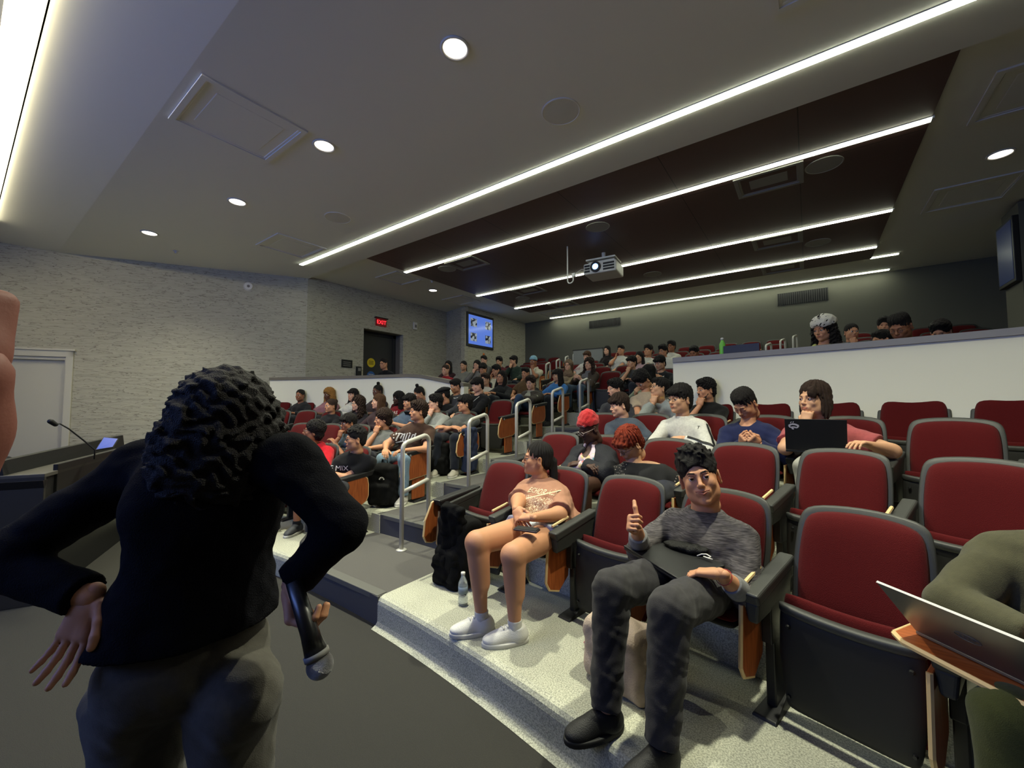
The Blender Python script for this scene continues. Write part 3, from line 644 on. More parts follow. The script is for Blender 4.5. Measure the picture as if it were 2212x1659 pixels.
# ---------------------------------------------------------------- smooth-union field modelling for bodies, hair and clothes
V3 = lambda *a: np.array(a, dtype=np.float32)
def rotm(yaw=0, pitch=0, roll=0):
    return np.array((Matrix.Rotation(R(yaw), 3, 'Z') @ Matrix.Rotation(R(pitch), 3, 'X') @ Matrix.Rotation(R(roll), 3, 'Y')), dtype=np.float32)
class F:
    """list of primitives in one frame; the frame (o, Rm) maps them into the person's space"""
    def __init__(s): s.p = []
    def cap(s, a, b, r1, r2=None, k=.02, op='u', flat=False, sq=None):
        s.p.append(('c', np.array(a, np.float32), np.array(b, np.float32), r1, r1 if r2 is None else r2, k, op, flat, sq)); return s
    def ell(s, c, r, k=.02, op='u', rot=None):
        s.p.append(('e', np.array(c, np.float32), np.array(r, np.float32), rot, None, k, op, False, None)); return s
    def half(s, c, n, k=.005):     # keep the side the normal points away from
        n = np.array(n, np.float32); s.p.append(('h', np.array(c, np.float32), n / np.linalg.norm(n), 0, 0, k, 'i', False, None)); return s
    def box(s, c, h, r, k=.01, op='u', rot=None):
        s.p.append(('b', np.array(c, np.float32), np.array(h, np.float32), rot, r, k, op, False, None)); return s
    def noise(s, amp, freq, seed=0, z=1.0):
        s.p.append(('n', amp, freq, seed, z, 0, 'n', False, None)); return s
    def strands(s, amp, n, seed=0): s.p.append(('r', amp, n, seed, None, 0, 'n', False, None)); return s
    def frame(s, o, Rm, sc=1.0):
        """return the list moved by p -> o + Rm p*sc"""
        f = F(); o = np.array(o, np.float32)
        for q in s.p:
            t = q[0]
            if t == 'c': f.p.append((t, o + Rm @ (q[1] * sc), o + Rm @ (q[2] * sc), q[3] * sc, q[4] * sc, q[5] * sc, q[6], q[7], (q[8] if q[8] is None else (Rm @ q[8][0], q[8][1]))))
            elif t in 'eb': f.p.append((t, o + Rm @ (q[1] * sc), q[2] * sc, Rm if q[3] is None else Rm @ q[3], (q[4] * sc if q[4] else q[4]), q[5] * sc, q[6], q[7], q[8]))
            elif t == 'h': f.p.append((t, o + Rm @ (q[1] * sc), Rm @ q[2], 0, 0, q[5] * sc, 'i', False, None))
            elif t == 'r': f.p.append(('r', q[1], q[2], q[3], (o, Rm), 0, 'n', False, None))
            else: f.p.append(q)
        return f
    def __add__(s, b): f = F(); f.p = s.p + b.p; return f
def _bb(q, pad):
    if q[0] == 'c':
        r = max(q[3], q[4]) + pad; return np.minimum(q[1], q[2]) - r, np.maximum(q[1], q[2]) + r
    if q[0] == 'e':
        r = q[2] if q[3] is None else np.sqrt((np.asarray(q[3]) ** 2) @ (q[2] ** 2)); return q[1] - r - pad, q[1] + r + pad
    if q[0] == 'b':
        r = q[2] + q[4]; r = r if q[3] is None else np.abs(np.asarray(q[3])) @ r; return q[1] - r - pad, q[1] + r + pad
def field(f, vox, pad=None):
    pos = [q for q in f.p if q[6] == 'u']
    lo = np.min([_bb(q, .0)[0] for q in pos], 0) - 2.5 * vox - .004; hi = np.max([_bb(q, .0)[1] for q in pos], 0) + 2.5 * vox + .004
    n = np.ceil((hi - lo) / vox).astype(int) + 1
    ax = [lo[i] + np.arange(n[i], dtype=np.float32) * np.float32(vox) for i in range(3)]
    D = np.full(n, .08, np.float32)
    for q in f.p:
        if q[6] == 'i':
            d = (ax[0][:, None, None] - q[1][0]) * q[2][0] + (ax[1][None, :, None] - q[1][1]) * q[2][1] + (ax[2][None, None, :] - q[1][2]) * q[2][2]
            D = np.maximum(D, d); continue
        if q[0] == 'r':
            o_, Rm_ = q[4]; X, Y, Z = ax[0][:, None, None] - o_[0], ax[1][None, :, None] - o_[1], ax[2][None, None, :] - o_[2]
            lx, ly, lz = (X * Rm_[0][j] + Y * Rm_[1][j] + Z * Rm_[2][j] for j in range(3))
            cy_, cz_ = ly - .03, lz - .06; az = np.arctan2(lx, cy_); rd = np.sqrt(lx * lx + cy_ * cy_)
            ph = q[3] + 1.3 * np.sin(18 * lz + q[3]) + 1.1 * np.sin(3 * az + 20 * rd)
            D += np.float32(q[1]) * np.clip(rd / .04, 0, 1) * (np.sin(q[2] * az + ph) + .55 * np.sin(q[2] * 1.7 * az + 1.7 * ph)); continue
        if q[6] == 'n':
            amp, fr, sd, zz = q[1:5]; X, Y, Z = ax[0][:, None, None], ax[1][None, :, None], ax[2][None, None, :] * zz
            s1 = np.sin(fr * (X + .6 * Y + .3 * Z) + sd + 2 * np.sin(fr * .5 * (Y + Z) + sd * 2)); s2 = np.sin(fr * (1.3 * Z - .7 * X + .2 * Y) + 1.7 * sd + 1.6 * np.sin(fr * .6 * (X + Z)))
            s3 = np.sin(fr * 2.3 * (.8 * Y + .5 * X - .6 * Z) + sd + 1.2 * np.sin(fr * .9 * (Y - X)))
            D += np.float32(amp) * (s1 * s2 + .5 * s3); continue
        l, h = _bb(q, q[5] + 2 * vox)
        i0 = np.clip(np.floor((l - lo) / vox).astype(int), 0, n - 1); i1 = np.clip(np.ceil((h - lo) / vox).astype(int) + 1, 1, n)
        if np.any(i1 <= i0): continue
        sl = tuple(slice(a, b) for a, b in zip(i0, i1))
        X = ax[0][sl[0]][:, None, None]; Y = ax[1][sl[1]][None, :, None]; Z = ax[2][sl[2]][None, None, :]
        if q[0] == 'c':
            a, b, r1, r2 = q[1:5]; ab = b - a; L2 = max(float(ab @ ab), 1e-9); px, py, pz = X - a[0], Y - a[1], Z - a[2]
            t = (px * ab[0] + py * ab[1] + pz * ab[2]) / L2; tc = np.clip(t, 0, 1)
            dx, dy, dz = px - ab[0] * tc, py - ab[1] * tc, pz - ab[2] * tc
            if q[8] is not None:        # flattened section: squeeze along a direction
                sdir, sf = q[8]; c = dx * sdir[0] + dy * sdir[1] + dz * sdir[2]; c2 = c * (1 / sf - 1)
                dx, dy, dz = dx + c2 * sdir[0], dy + c2 * sdir[1], dz + c2 * sdir[2]
            d = np.sqrt(dx * dx + dy * dy + dz * dz) - (r1 + (r2 - r1) * tc)
            if q[8] is not None: d = d * (.5 + .5 * q[8][1])
            if q[7]: d = np.maximum(d, (t - 1) * math.sqrt(L2))
        elif q[0] == 'e':
            px, py, pz = X - q[1][0], Y - q[1][1], Z - q[1][2]
            if q[3] is not None:
                m = np.asarray(q[3]); px, py, pz = (px * m[0][j] + py * m[1][j] + pz * m[2][j] for j in range(3))
            r = q[2]; k0 = np.sqrt((px / r[0]) ** 2 + (py / r[1]) ** 2 + (pz / r[2]) ** 2); k1 = np.sqrt((px / r[0] ** 2) ** 2 + (py / r[1] ** 2) ** 2 + (pz / r[2] ** 2) ** 2)
            d = k0 * (k0 - 1) / np.maximum(k1, 1e-6)
        else:
            px, py, pz = X - q[1][0], Y - q[1][1], Z - q[1][2]
            if q[3] is not None:
                m = np.asarray(q[3]); px, py, pz = (px * m[0][j] + py * m[1][j] + pz * m[2][j] for j in range(3))
            qx, qy, qz = np.abs(px) - q[2][0], np.abs(py) - q[2][1], np.abs(pz) - q[2][2]
            d = np.sqrt(np.maximum(qx, 0) ** 2 + np.maximum(qy, 0) ** 2 + np.maximum(qz, 0) ** 2) + np.minimum(np.maximum(qx, np.maximum(qy, qz)), 0) - q[4]
        k = q[5]; c = D[sl]
        if q[6] == 'u':
            h_ = np.maximum(k - np.abs(c - d), 0) / max(k, 1e-6); D[sl] = np.minimum(c, d) - h_ * h_ * k * .25
        else:
            d = -d; h_ = np.maximum(k - np.abs(c - d), 0) / max(k, 1e-6); D[sl] = np.maximum(c, d) + h_ * h_ * k * .25
    return D, lo
def nets(f, vox):
    D, lo = field(f, vox); s = D < 0
    c = [s[i:s.shape[0] - 1 + i, j:s.shape[1] - 1 + j, k:s.shape[2] - 1 + k] for i in (0, 1) for j in (0, 1) for k in (0, 1)]
    cnt = sum(x.astype(np.int8) for x in c); cell = (cnt > 0) & (cnt < 8); idx = np.argwhere(cell)
    if len(idx) == 0: return np.zeros((0, 3), np.float32), np.zeros((0, 4), np.int32)
    num = np.full(cell.shape, -1, np.int32); num[cell] = np.arange(len(idx))
    acc = np.zeros((len(idx), 3), np.float32); wt = np.zeros(len(idx), np.float32)
    co = [(i, j, k) for i in (0, 1) for j in (0, 1) for k in (0, 1)]; vals = [D[idx[:, 0] + i, idx[:, 1] + j, idx[:, 2] + k] for i, j, k in co]
    for a in range(8):
        for b in range(a + 1, 8):
            df = [co[b][m] - co[a][m] for m in range(3)]
            if sum(abs(x) for x in df) != 1: continue
            va, vb = vals[a], vals[b]; cr = (va < 0) != (vb < 0); t = np.where(cr, va / np.where(cr, va - vb, 1), 0)
            for m in range(3): acc[:, m] += np.where(cr, co[a][m] + t * df[m], 0)
            wt += cr
    V = (idx + acc / wt[:, None]) * vox + lo
    Q = []
    for axn in range(3):
        o1, o2 = [(1, 2), (2, 0), (0, 1)][axn]
        sh = list(s.shape); A = s[tuple(slice(0, -1) if m == axn else slice(None) for m in range(3))]; B = s[tuple(slice(1, None) if m == axn else slice(None) for m in range(3))]
        e = np.argwhere(A != B)
        ok = np.all([(e[:, m] >= 1) & (e[:, m] < s.shape[m] - 1) for m in (o1, o2)], 0); e = e[ok]
        fl = A[tuple(e.T)]
        def cel(d1, d2):
            q = e.copy(); q[:, o1] -= d1; q[:, o2] -= d2; return num[tuple(q.T)]
        q = np.stack([cel(1, 1), cel(0, 1), cel(0, 0), cel(1, 0)], 1); q[~fl] = q[~fl][:, ::-1]; Q.append(q)
    Q = np.concatenate(Q); Q = Q[np.all(Q >= 0, 1)]
    return V.astype(np.float32), Q.astype(np.int32)
def mesh_obj(name, parts, mats, parent=None, matfn=None, relax=0):
    V = []; Q = []; MI = []; n = 0
    for i, p in enumerate(parts):
        v, q = p[0], p[1]; mi = p[2] if len(p) > 2 else 0
        if len(v) == 0: continue
        if relax:
            for _ in range(relax):
                nb = np.zeros_like(v); ct = np.zeros(len(v), np.float32)
                for a, b in ((0, 1), (1, 2), (2, 3), (3, 0)):
                    np.add.at(nb, q[:, a], v[q[:, b]]); np.add.at(ct, q[:, a], 1)
                v = v * .5 + .5 * nb / np.maximum(ct, 1)[:, None]
        V.append(v); Q.append(q + n); MI.append(np.full(len(q), mi, np.int32) if matfn is None or mi else matfn(v[q].mean(1), i)); n += len(v)
    V = np.concatenate(V); Q = np.concatenate(Q); MI = np.concatenate(MI)
    me = bpy.data.meshes.new(name); me.vertices.add(len(V)); me.vertices.foreach_set('co', V.ravel())
    me.loops.add(len(Q) * 4); me.loops.foreach_set('vertex_index', Q.ravel()); me.polygons.add(len(Q))
    me.polygons.foreach_set('loop_start', np.arange(len(Q), dtype=np.int32) * 4)
    me.polygons.foreach_set('use_smooth', np.ones(len(Q), bool)); me.polygons.foreach_set('material_index', MI)
    for m in mats: me.materials.append(m)
    me.update(calc_edges=True)
    o = bpy.data.objects.new(name, me); C.objects.link(o)
    if parent: o.parent = parent
    return o

# ---- head in its own frame: eye level at the origin, face towards -Y
def head_f(fem=False, wide=1.0, mouth='calm', lids=.5, detail=True):
    f = F(); w_ = wide
    f.ell((0, .018, .035), (.076 * w_, .096, .09), k=.01)
    f.ell((0, -.012, -.035), (.063 * w_, .072, .08), k=.03)
    f.ell((0, -.045, -.09), (.034 * w_, .036, .03), k=.03)
    for s in (-1, 1):
        f.ell((s * .045 * w_, -.002, -.07), (.022 * w_, .04, .034), k=.035)       # jaw corners
        f.ell((s * .037 * w_, -.058, -.028), (.021, .018, .019), k=.025)             # cheekbone
    f.cap((-.032, -.078, .019), (.032, -.078, .019), .0095, k=.016)               # brow ridge
    if detail:
        for s in (-1, 1): f.ell((s * .030, -.0900, .0015), (.0155, .0135, .0088), k=.009, op='s')
    f.cap((0, -.084, .006), (0, -.1, -.026), .0062, .0095, k=.012)                # nose bridge
    f.ell((0, -.102, -.031), (.0095, .011, .0085), k=.008)
    for s in (-1, 1): f.ell((s * .0105, -.094, -.034), (.0065, .009, .0065), k=.006)
    f.ell((0, -.078, -.061), (.031, .0145, .018), k=.018)                          # muzzle
    smile = .010 if mouth == 'smile' else 0
    f.ell((0, -.074, -.104), (.017, .015, .014), k=.018)                          # chin
    for s in (-1, 1):                                                             # ears
        f.ell((s * .079 * w_, .014, -.012), (.008, .02, .032), k=.006, rot=rotm(s * 24, 0, s * 6))
        f.ell((s * .083 * w_, .02, -.036), (.006, .011, .012), k=.006)
        if detail: f.ell((s * .088 * w_, .008, -.008), (.006, .0095, .019), k=.004, op='s', rot=rotm(s * 24, 0, 0))
    return f
def hairline_cut(f, low=.062, w_=.066, k=.012):
    f.ell((0, -.118, low - .088), (w_, .092, .088), k=k, op='s'); return f
def hair_f(style, seed=0, w_=1.0):
    f = F(); n = (.006, 88)
    if style == 'buzz': f.ell((0, .02, .037), (.0785 * w_, .099, .0935)); f.ell((0, .05, -.02), (.066 * w_, .056, .06), k=.02); hairline_cut(f, .06); n = (.0008, 150)
    elif style == 'short': f.ell((0, .02, .047), (.084 * w_, .103, .094)); f.ell((0, .055, -.01), (.07 * w_, .058, .075), k=.02); f.ell((0, -.05, .095), (.06, .04, .025), k=.02); hairline_cut(f, .063)
    elif style == 'fade': f.ell((0, .02, .04), (.079 * w_, .1, .093)); f.ell((0, .01, .088), (.075 * w_, .09, .05), k=.015); f.ell((0, .05, -.02), (.068 * w_, .056, .06), k=.02); hairline_cut(f, .064); n = (.003, 110)
    elif style == 'fringe': f.ell((0, .02, .05), (.09 * w_, .106, .097)); f.ell((0, .058, -.02), (.076 * w_, .058, .085), k=.02); hairline_cut(f, .045); f.ell((0, -.07, .062), (.072 * w_, .04, .034), k=.012); n = (.0068, 82)
    elif style == 'messy':
        f.ell((0, .02, .052), (.088 * w_, .104, .094)); f.ell((0, .055, -.01), (.074 * w_, .06, .078), k=.02); hairline_cut(f, .06); rr = random.Random(seed)
        for i in range(95):
            a = rr.uniform(-2.6, 2.6); e = rr.uniform(.2, 1.45); d = V3(math.sin(a) * math.cos(e), -math.cos(a) * math.cos(e), math.sin(e)); p = V3(0, .02, .05) + d * V3(.082, .098, .088)
            t = V3(rr.uniform(-.5, .5), rr.uniform(-.8, .1), rr.uniform(.1, .6)); f.cap(p, p + (d * .22 + t * .8) * .027, .0115, .0055, k=.01)
        n = (.002, 95)
    elif style == 'curly':
        f.ell((0, .02, .055), (.094 * w_, .11, .098)); f.ell((0, .06, -.02), (.08 * w_, .06, .08), k=.02); hairline_cut(f, .058); f.ell((0, -.05, .1), (.07, .045, .032), k=.02); n = (.0062, 120)
    elif style == 'afro': f.ell((0, .03, .055), (.108 * w_, .115, .105)); f.ell((0, .06, -.03), (.09 * w_, .07, .08), k=.02); hairline_cut(f, .06, .07); n = (.0052, 150)
    elif style in ('long', 'longcurly', 'braids', 'bangs'):
        a = .0 if style in ('long', 'bangs') else .014
        f.ell((0, .022, .048), (.086 * w_ + a, .104 + a, .094 + a)); hairline_cut(f, .066, .064)
        f.ell((0, .07, -.11), (.085 + a, .05 + a, .17), k=.04)
        for s in (-1, 1): f.ell((s * (.083 + a * .6), .012, -.1), (.026 + a * .9, .045 + a, .15), k=.03); f.ell((s * (.085 + a), -.005, -.2), (.03 + a, .04 + a, .08), k=.03)
        if style == 'bangs': f.ell((0, -.07, .055), (.066, .04, .032), k=.012)
        n = {'long': (.004, 60), 'bangs': (.004, 60), 'longcurly': (.0095, 85), 'braids': (.006, 120)}[style]
    elif style == 'bob':
        f.ell((0, .022, .048), (.086 * w_, .104, .094)); f.ell((0, .062, -.04), (.08, .056, .1), k=.03)
        for s in (-1, 1): f.ell((s * .081, .012, -.055), (.02, .042, .085), k=.02)
        hairline_cut(f, .062, .062); f.ell((.05, -.07, .05), (.03, .03, .045), k=.015); n = (.004, 90)
    elif style in ('bun', 'ponytail', 'topbun'):
        f.ell((0, .022, .04), (.081 * w_, .1, .093)); f.ell((0, .055, -.02), (.069 * w_, .055, .07), k=.02); hairline_cut(f, .066)
        if style == 'bun': f.ell((0, .1, .085), (.04, .036, .036), k=.01)
        if style == 'topbun': f.ell((0, .03, .155), (.034, .034, .034), k=.01)
        if style == 'ponytail': f.ell((0, .118, -.01), (.022, .02, .026), k=.01); f.cap((0, .125, -.02), (.0, .135, -.16), .027, .032, k=.02); f.cap((0, .135, -.16), (.0, .13, -.27), .03, .012, k=.02)
        n = (.0022, 70)
    elif style == 'none': return f
    if style in ('short', 'fringe', 'fade', 'long', 'bangs', 'bob', 'ponytail', 'bun', 'topbun'): f.strands({'short': .0034, 'fringe': .004, 'long': .004, 'bangs': .004, 'bob': .004}.get(style, .0022), 23, seed); f.noise(n[0] * .45, n[1], seed)
    else: f.noise(n[0], n[1], seed)
    return f
def brows_f(mous=0, thick=1.0):
    f = F()
    for s in (-1, 1): f.cap((s * .014, -.0895, .0215), (s * .034, -.0855, .0255), .0024 * thick, .0026 * thick, k=.002); f.cap((s * .034, -.0855, .0255), (s * .047, -.0755, .0195), .0026 * thick, .0012, k=.002)
    if mous: 
        for s in (-1, 1): f.cap((0, -.0975, -.0505), (s * .024, -.086, -.0565), .0042 * mous, .003, k=.004)
    if mous > 1:
        f.ell((0, -.083, -.088), (.018, .012, .022), k=.01)
        for s in (-1, 1): f.cap((s * .066, -.02, -.05), (s * .045, -.055, -.1), .008, .01, k=.02); f.cap((s * .045, -.055, -.1), (0, -.084, -.112), .01, .01, k=.02)
    return f
def eye_parts(rng_gaze=(0, 0), lids=.35):
    """eyeballs: returns list (v,q,mi); iris as slot 1"""
    out = []
    for s in (-1, 1):
        nu, nv = 14, 14; v = []; q = []; c = np.array((s * .030, -.0752, .001)); r = .0125
        g = Matrix.Rotation(R(rng_gaze[0]), 3, 'Z') @ Matrix.Rotation(R(rng_gaze[1]), 3, 'X')
        for j in range(nv + 1):
            th = math.pi * j / nv
            for i in range(nu):
                ph = 2 * math.pi * i / nu; p = g @ Vector((math.sin(th) * math.cos(ph) * r, -math.cos(th) * r, math.sin(th) * math.sin(ph) * r)); v.append(c + np.array(p))
        mi = []
        for j in range(nv):
            for i in range(nu): q.append((j * nu + i, (j + 1) * nu + i, (j + 1) * nu + (i + 1) % nu, j * nu + (i + 1) % nu)); mi.append(1 if j < 3 else 0)
        out.append((np.array(v, np.float32), np.array(q, np.int32), np.array(mi)))
    return out
def lids_f(lids):
    f = F()
    for s in (-1, 1):
        f.ell((s * .030, -.0768, .0005), (.0155, .0142, .0138), k=0)
    return f
# ---- hand: built from wrist, finger direction and palm normal
def hand_f(wr, d, nrm, side, pose='relax', sc=1.0):
    """side +1: thumb on the +cross side"""
    d = np.array(d, np.float32); d /= np.linalg.norm(d); nrm = np.array(nrm, np.float32); nrm = nrm - d * (nrm @ d); nrm /= np.linalg.norm(nrm)
    s = np.cross(d, nrm) * side; wr = np.array(wr, np.float32); f = F(); P = lambda a, b, c: wr + (d * a + s * b + nrm * c) * sc
    f.cap(P(-.012, 0, 0), P(.025, 0, 0), .0235 * sc, .027 * sc, k=.01, sq=(nrm, .8))
    for b in (-.028, -.010, .010, .027): f.cap(P(.02, b * .7, 0), P(.078, b, 0), .0155 * sc, .0125 * sc, k=.014)
    curl = {'relax': (22, 30, 18), 'flat': (4, 6, 4), 'fist': (82, 95, 60), 'thumb': (85, 98, 62), 'grip': (55, 62, 35), 'chin': (62, 75, 40), 'spread': (8, 14, 8)}[pose]
    L = [(.041, .026, .02), (.045, .03, .022), (.042, .028, .021), (.034, .021, .018)]
    for i, b in enumerate((.029, .010, -.010, -.028)):
        p = P(.08, b, 0); ang = 0; fan = (b * (6 if pose == 'spread' else 2)); rr = .0088 if i < 3 else .0077
        for j in range(3):
            ang += R(curl[j] * (1 + .08 * (i - 1.5) * (1 if pose == 'relax' else .2))); dd = d * math.cos(ang) + nrm * math.sin(ang) + s * fan
            dd /= np.linalg.norm(dd); q = p + dd * L[i][j] * sc; f.cap(p, q, (rr - .0004 * j) * sc, (rr - .0008 * (j + .6)) * sc, k=.004); p = q
    if pose == 'thumb': T = [(.012, .03, .008), (.038, .047, .012), (.05, .083, .006), (.047, .113, -.002)]
    elif pose in ('fist', 'grip', 'chin'): T = [(.01, .028, .008), (.042, .045, .022), (.07, .032, .036), (.082, .012, .04)]
    else: T = [(.01, .028, .004), (.04, .05, .014), (.068, .062, .022), (.088, .066, .026)]
    for j in range(3): f.cap(P(*T[j]), P(*T[j + 1]), (.0145, .0115, .0105)[j] * sc, (.0115, .0105, .009)[j] * sc, k=.006)
    return f
SKINS = {'light': (214, 164, 136), 'tan': (192, 138, 104), 'brown': (150, 100, 72), 'dark': (98, 64, 48), 'deep': (70, 46, 36), 'olive': (200, 152, 118)}
def skin(n): return M('skin_' + n, SKINS[n], .55, spec=.35, bump=(220, .06), sss=.06)
def lipm(n): c = SKINS[n]; return M('lips_' + n, (int(c[0] * .88), int(c[1] * .7), int(c[2] * .7)), .45)
m_eyew = M('eye_white', (222, 216, 208), .25); m_iris = M('iris_dark', (34, 20, 14), .15, spec=.6)
HAIRS = {'black': (19, 16, 16), 'dkbrown': (38, 26, 20), 'brown': (62, 42, 28), 'auburn': (104, 38, 20), 'blonde': (120, 86, 44)}
def hairm(n): return M('hair_' + n, HAIRS[n], .62, spec=.25, bump=(330, 1.0), var=(130, tuple(int(v * 1.6) for v in HAIRS[n]), .2))
def cloth(n, col, col2=None, k=0): return M('cloth_' + n, col, .92, spec=.15, bump=(420, .3), var=(60, col2 or tuple(int(v * .88) for v in col), .3), sheen=.1)
def ik(a, b, l1, l2, hint):
    a, b, hint = (np.array(v, np.float32) for v in (a, b, hint)); d = b - a; L = np.linalg.norm(d); d = d / max(L, 1e-6)
    if L > (l1 + l2) * .995: b = a + d * (l1 + l2) * .995; L = (l1 + l2) * .995
    x = (L * L + l1 * l1 - l2 * l2) / (2 * L); h = math.sqrt(max(l1 * l1 - x * x, 0)); n = hint - d * (hint @ d); n = n / max(np.linalg.norm(n), 1e-6)
    return a + d * x + n * h, b

def glasses(parent, o, Rm, sc, mat, round_=True):
    b = MB(); P = lambda p: Vector((np.array(o) + Rm @ (np.array(p) * sc)).tolist())
    for s in (-1, 1):
        pts = [P((s * .032 + .021 * math.cos(a), -.1, -.001 + .0165 * math.sin(a))) for a in [2 * math.pi * i / 14 for i in range(15)]]; b.tube(pts, .0017 * sc, 5, cap=False)
        b.tube([P((s * .053, -.098, .004)), P((s * .08, -.05, .004)), P((s * .083, .012, .002))], .0016 * sc, 5)
    b.tube([P((-.012, -.102, .002)), P((0, -.106, .005)), P((.012, -.102, .002))], .0015 * sc, 5)
    return b.build('eyeglasses', mat, parent=parent, smooth=True)
m_gblack = M('glasses_black', (16, 15, 16), .3, spec=.6); m_gclear = M('glasses_clear', (196, 180, 168), .25, spec=.7); m_gmetal = M('glasses_metal', (120, 110, 98), .3, metal=.8)

def person(label, pos, yaw, skn='tan', hair='short', hcol='black', seed=1, head=(0, .06, 1.05), look=(0, 0, 0), hs=1.0, fat=1.0, fem=False, q=2,
           top=('tee', (40, 40, 44)), legs=('long', (38, 40, 50)), arms=None, feet=True, legpose=None, shoes=(40, 40, 42), gl=None, beard=0, mouth='calm',
           floor=None, sleeve=None, jacket=None, gaze=(0, 0), topmat=None, legmat=None, handvox=None, hood=False, collar=None, pelvis=(0, 0.02, .5), sock=None):
    """seated figure; local frame: facing -Y, origin on the floor under the pelvis. q: 0 far, 1 mid, 2 near, 3 hero"""
    bv = (.017, .013, .010, .0065)[q]; hv = (.0085, .0062, .0045, .0027)[q]; fv = (.0075, .006, .0045, .003)[q]
    hx = np.array(head, np.float32); Rh = rotm(*look); pel = np.array(pelvis, np.float32)
    nb = hx + np.array((0, .035, -.185), np.float32) * hs; nb = nb * .75 + np.array((nb[0] * .6, nb[1], nb[2]), np.float32) * .25   # neck base
    sp = nb - pel; SL = float(np.linalg.norm(sp)); cz = min(.155, max(.09, .34 * SL)); chest = pel + sp * .66; belly = pel + sp * .3
    sw = .165 * (0.9 if fem else 1.0) * (.85 + .15 * fat)
    B = F(); ft = fat
    def torso(f, e=0.0):
        f.ell(pel + V3(0, .01, .02), (.165 * ft + e, .125 * ft + e, .115 + e), k=.04)
        f.ell(belly + V3(0, -.012 * ft, 0), (.142 * ft + e, .108 * ft + e, .15 + e), k=.06)
        f.ell(chest, (.155 * (.5 + .5 * ft) + e, .108 * (.5 + .5 * ft) + e, cz + e), k=.06)
        if fem:
            for s in (-1, 1): f.ell(chest + V3(s * .07, -.085 * ft, -.02), (.06 + e, .05 + e, .06 + e), k=.04)
        f.cap(nb + V3(-sw * .72, .012, -.065), nb + V3(sw * .72, .012, -.065), .062 + e, k=.06)
        f.cap(nb + V3(-.05, .01, -.03), nb + V3(.05, .01, -.03), .045 + e * .5, k=.05)
    torso(B)
    B.cap(nb + V3(0, .0, -.02), hx + Rh @ V3(0, .022, -.07) * hs, .056 * hs, .052 * hs, k=.025)
    sh = {s: nb + V3(s * sw, .014, -.075) for s in (-1, 1)}
    ar = .046 * (.55 + .45 * ft); l1, l2 = .285, .245
    D_ = {-1: dict(h=(-.1, -.30, .62), hint=(-1, .5, -.6), pose='relax', n=(0, 0, -1)), 1: dict(h=(.1, -.30, .62), hint=(1, .5, -.6), pose='relax', n=(0, 0, -1))}
    for s, v in (arms or {}).items(): D_[s].update(v)
    J = {}; H_ = []
    for s in (-1, 1):
        v = D_[s]; el, wr = ik(sh[s], v['h'], l1, l2, v['hint']); J[s] = (sh[s], el, wr)
        B.cap(sh[s], el, ar * 1.18, ar * .98, k=.03); B.cap(el, wr, ar * .95, .026, k=.02)
        fd = np.array(v.get('d', (wr - el)), np.float32); H_.append(hand_f(wr, fd, v['n'], v.get('side', -s), v['pose'], .95 if fem else 1.03))
    lg = {}
    lp = legpose or {}
    for s in (-1, 1):
        hip = pel + V3(s * .085, -.02, -.02); kn = np.array(lp.get(('k', s), (s * .13, -.45, .52)), np.float32); an = np.array(lp.get(('a', s), (s * .13, -.46, .09)), np.float32)
        if an[2] < .25: an = V3(an[0], an[1], .095)
        lg[s] = (hip, kn, an, lp.get(('t', s), 0.0))
        B.cap(hip, kn, .082 * (.4 + .6 * ft), .056 * (.5 + .5 * ft), k=.03); B.cap(kn, an, .053 * (.5 + .5 * ft), .034, k=.02); B.cap(an + (kn - an) * .45 + V3(0, .018, 0), an + (kn - an) * .8 + V3(0, .014, 0), .04 * (.5 + .5 * ft), .046 * (.5 + .5 * ft), k=.03)
    hf = head_f(fem, detail=q >= 1, mouth=mouth); hf.cap((0, .02, -.05), (0, .026, -.13), .055, .056, k=.02); HF = hf.frame(hx, Rh, hs)
    sk, lp_ = skin(skn), lipm(skn)
    def lipfn(cen, i):
        if i != 1: return np.zeros(len(cen), np.int32)
        l = ((cen - hx) / hs) @ Rh
        return np.zeros(len(cen), np.int32)
    body = mesh_obj('person', [nets(B, bv), nets(HF, hv)] + [nets(h, fv) for h in H_], [sk, lp_], matfn=lipfn)
    body['label'] = label; body['category'] = 'person'
    body.location = pos; body.rotation_euler.z = yaw
    # eyes
    if q >= 1:
        ey = [(hx + (v * hs) @ Rh.T, qq, mi) for v, qq, mi in eye_parts(gaze)]
        eo = mesh_obj('eyes', [(v.astype(np.float32), qq) for v, qq, mi in ey], [m_eyew, m_iris], body)
        eo.data.polygons.foreach_set('material_index', np.concatenate([mi for _, _, mi in ey]))
        if q >= 2:    # upper lids half covering the eyes
            lf = F()
            for s in (-1, 1): lf.ell((s * .030, -.0752, .0012), (.0150, .0142, .0138), k=0)
            lf.half((0, -.0762, .0030 if mouth != 'down' else -.004), (0, 0, -1)); 
            mesh_obj('eyelids', [nets(lf.frame(hx, Rh, hs), hv * .8)], [sk], body)
    else:
        ef = F()
        for s in (-1, 1): ef.ell((s * .030, -.0795, .002), (.0135, .008, .006), k=0)
        mesh_obj('eyes', [nets(ef.frame(hx, Rh, hs), .005)], [m_iris], body)
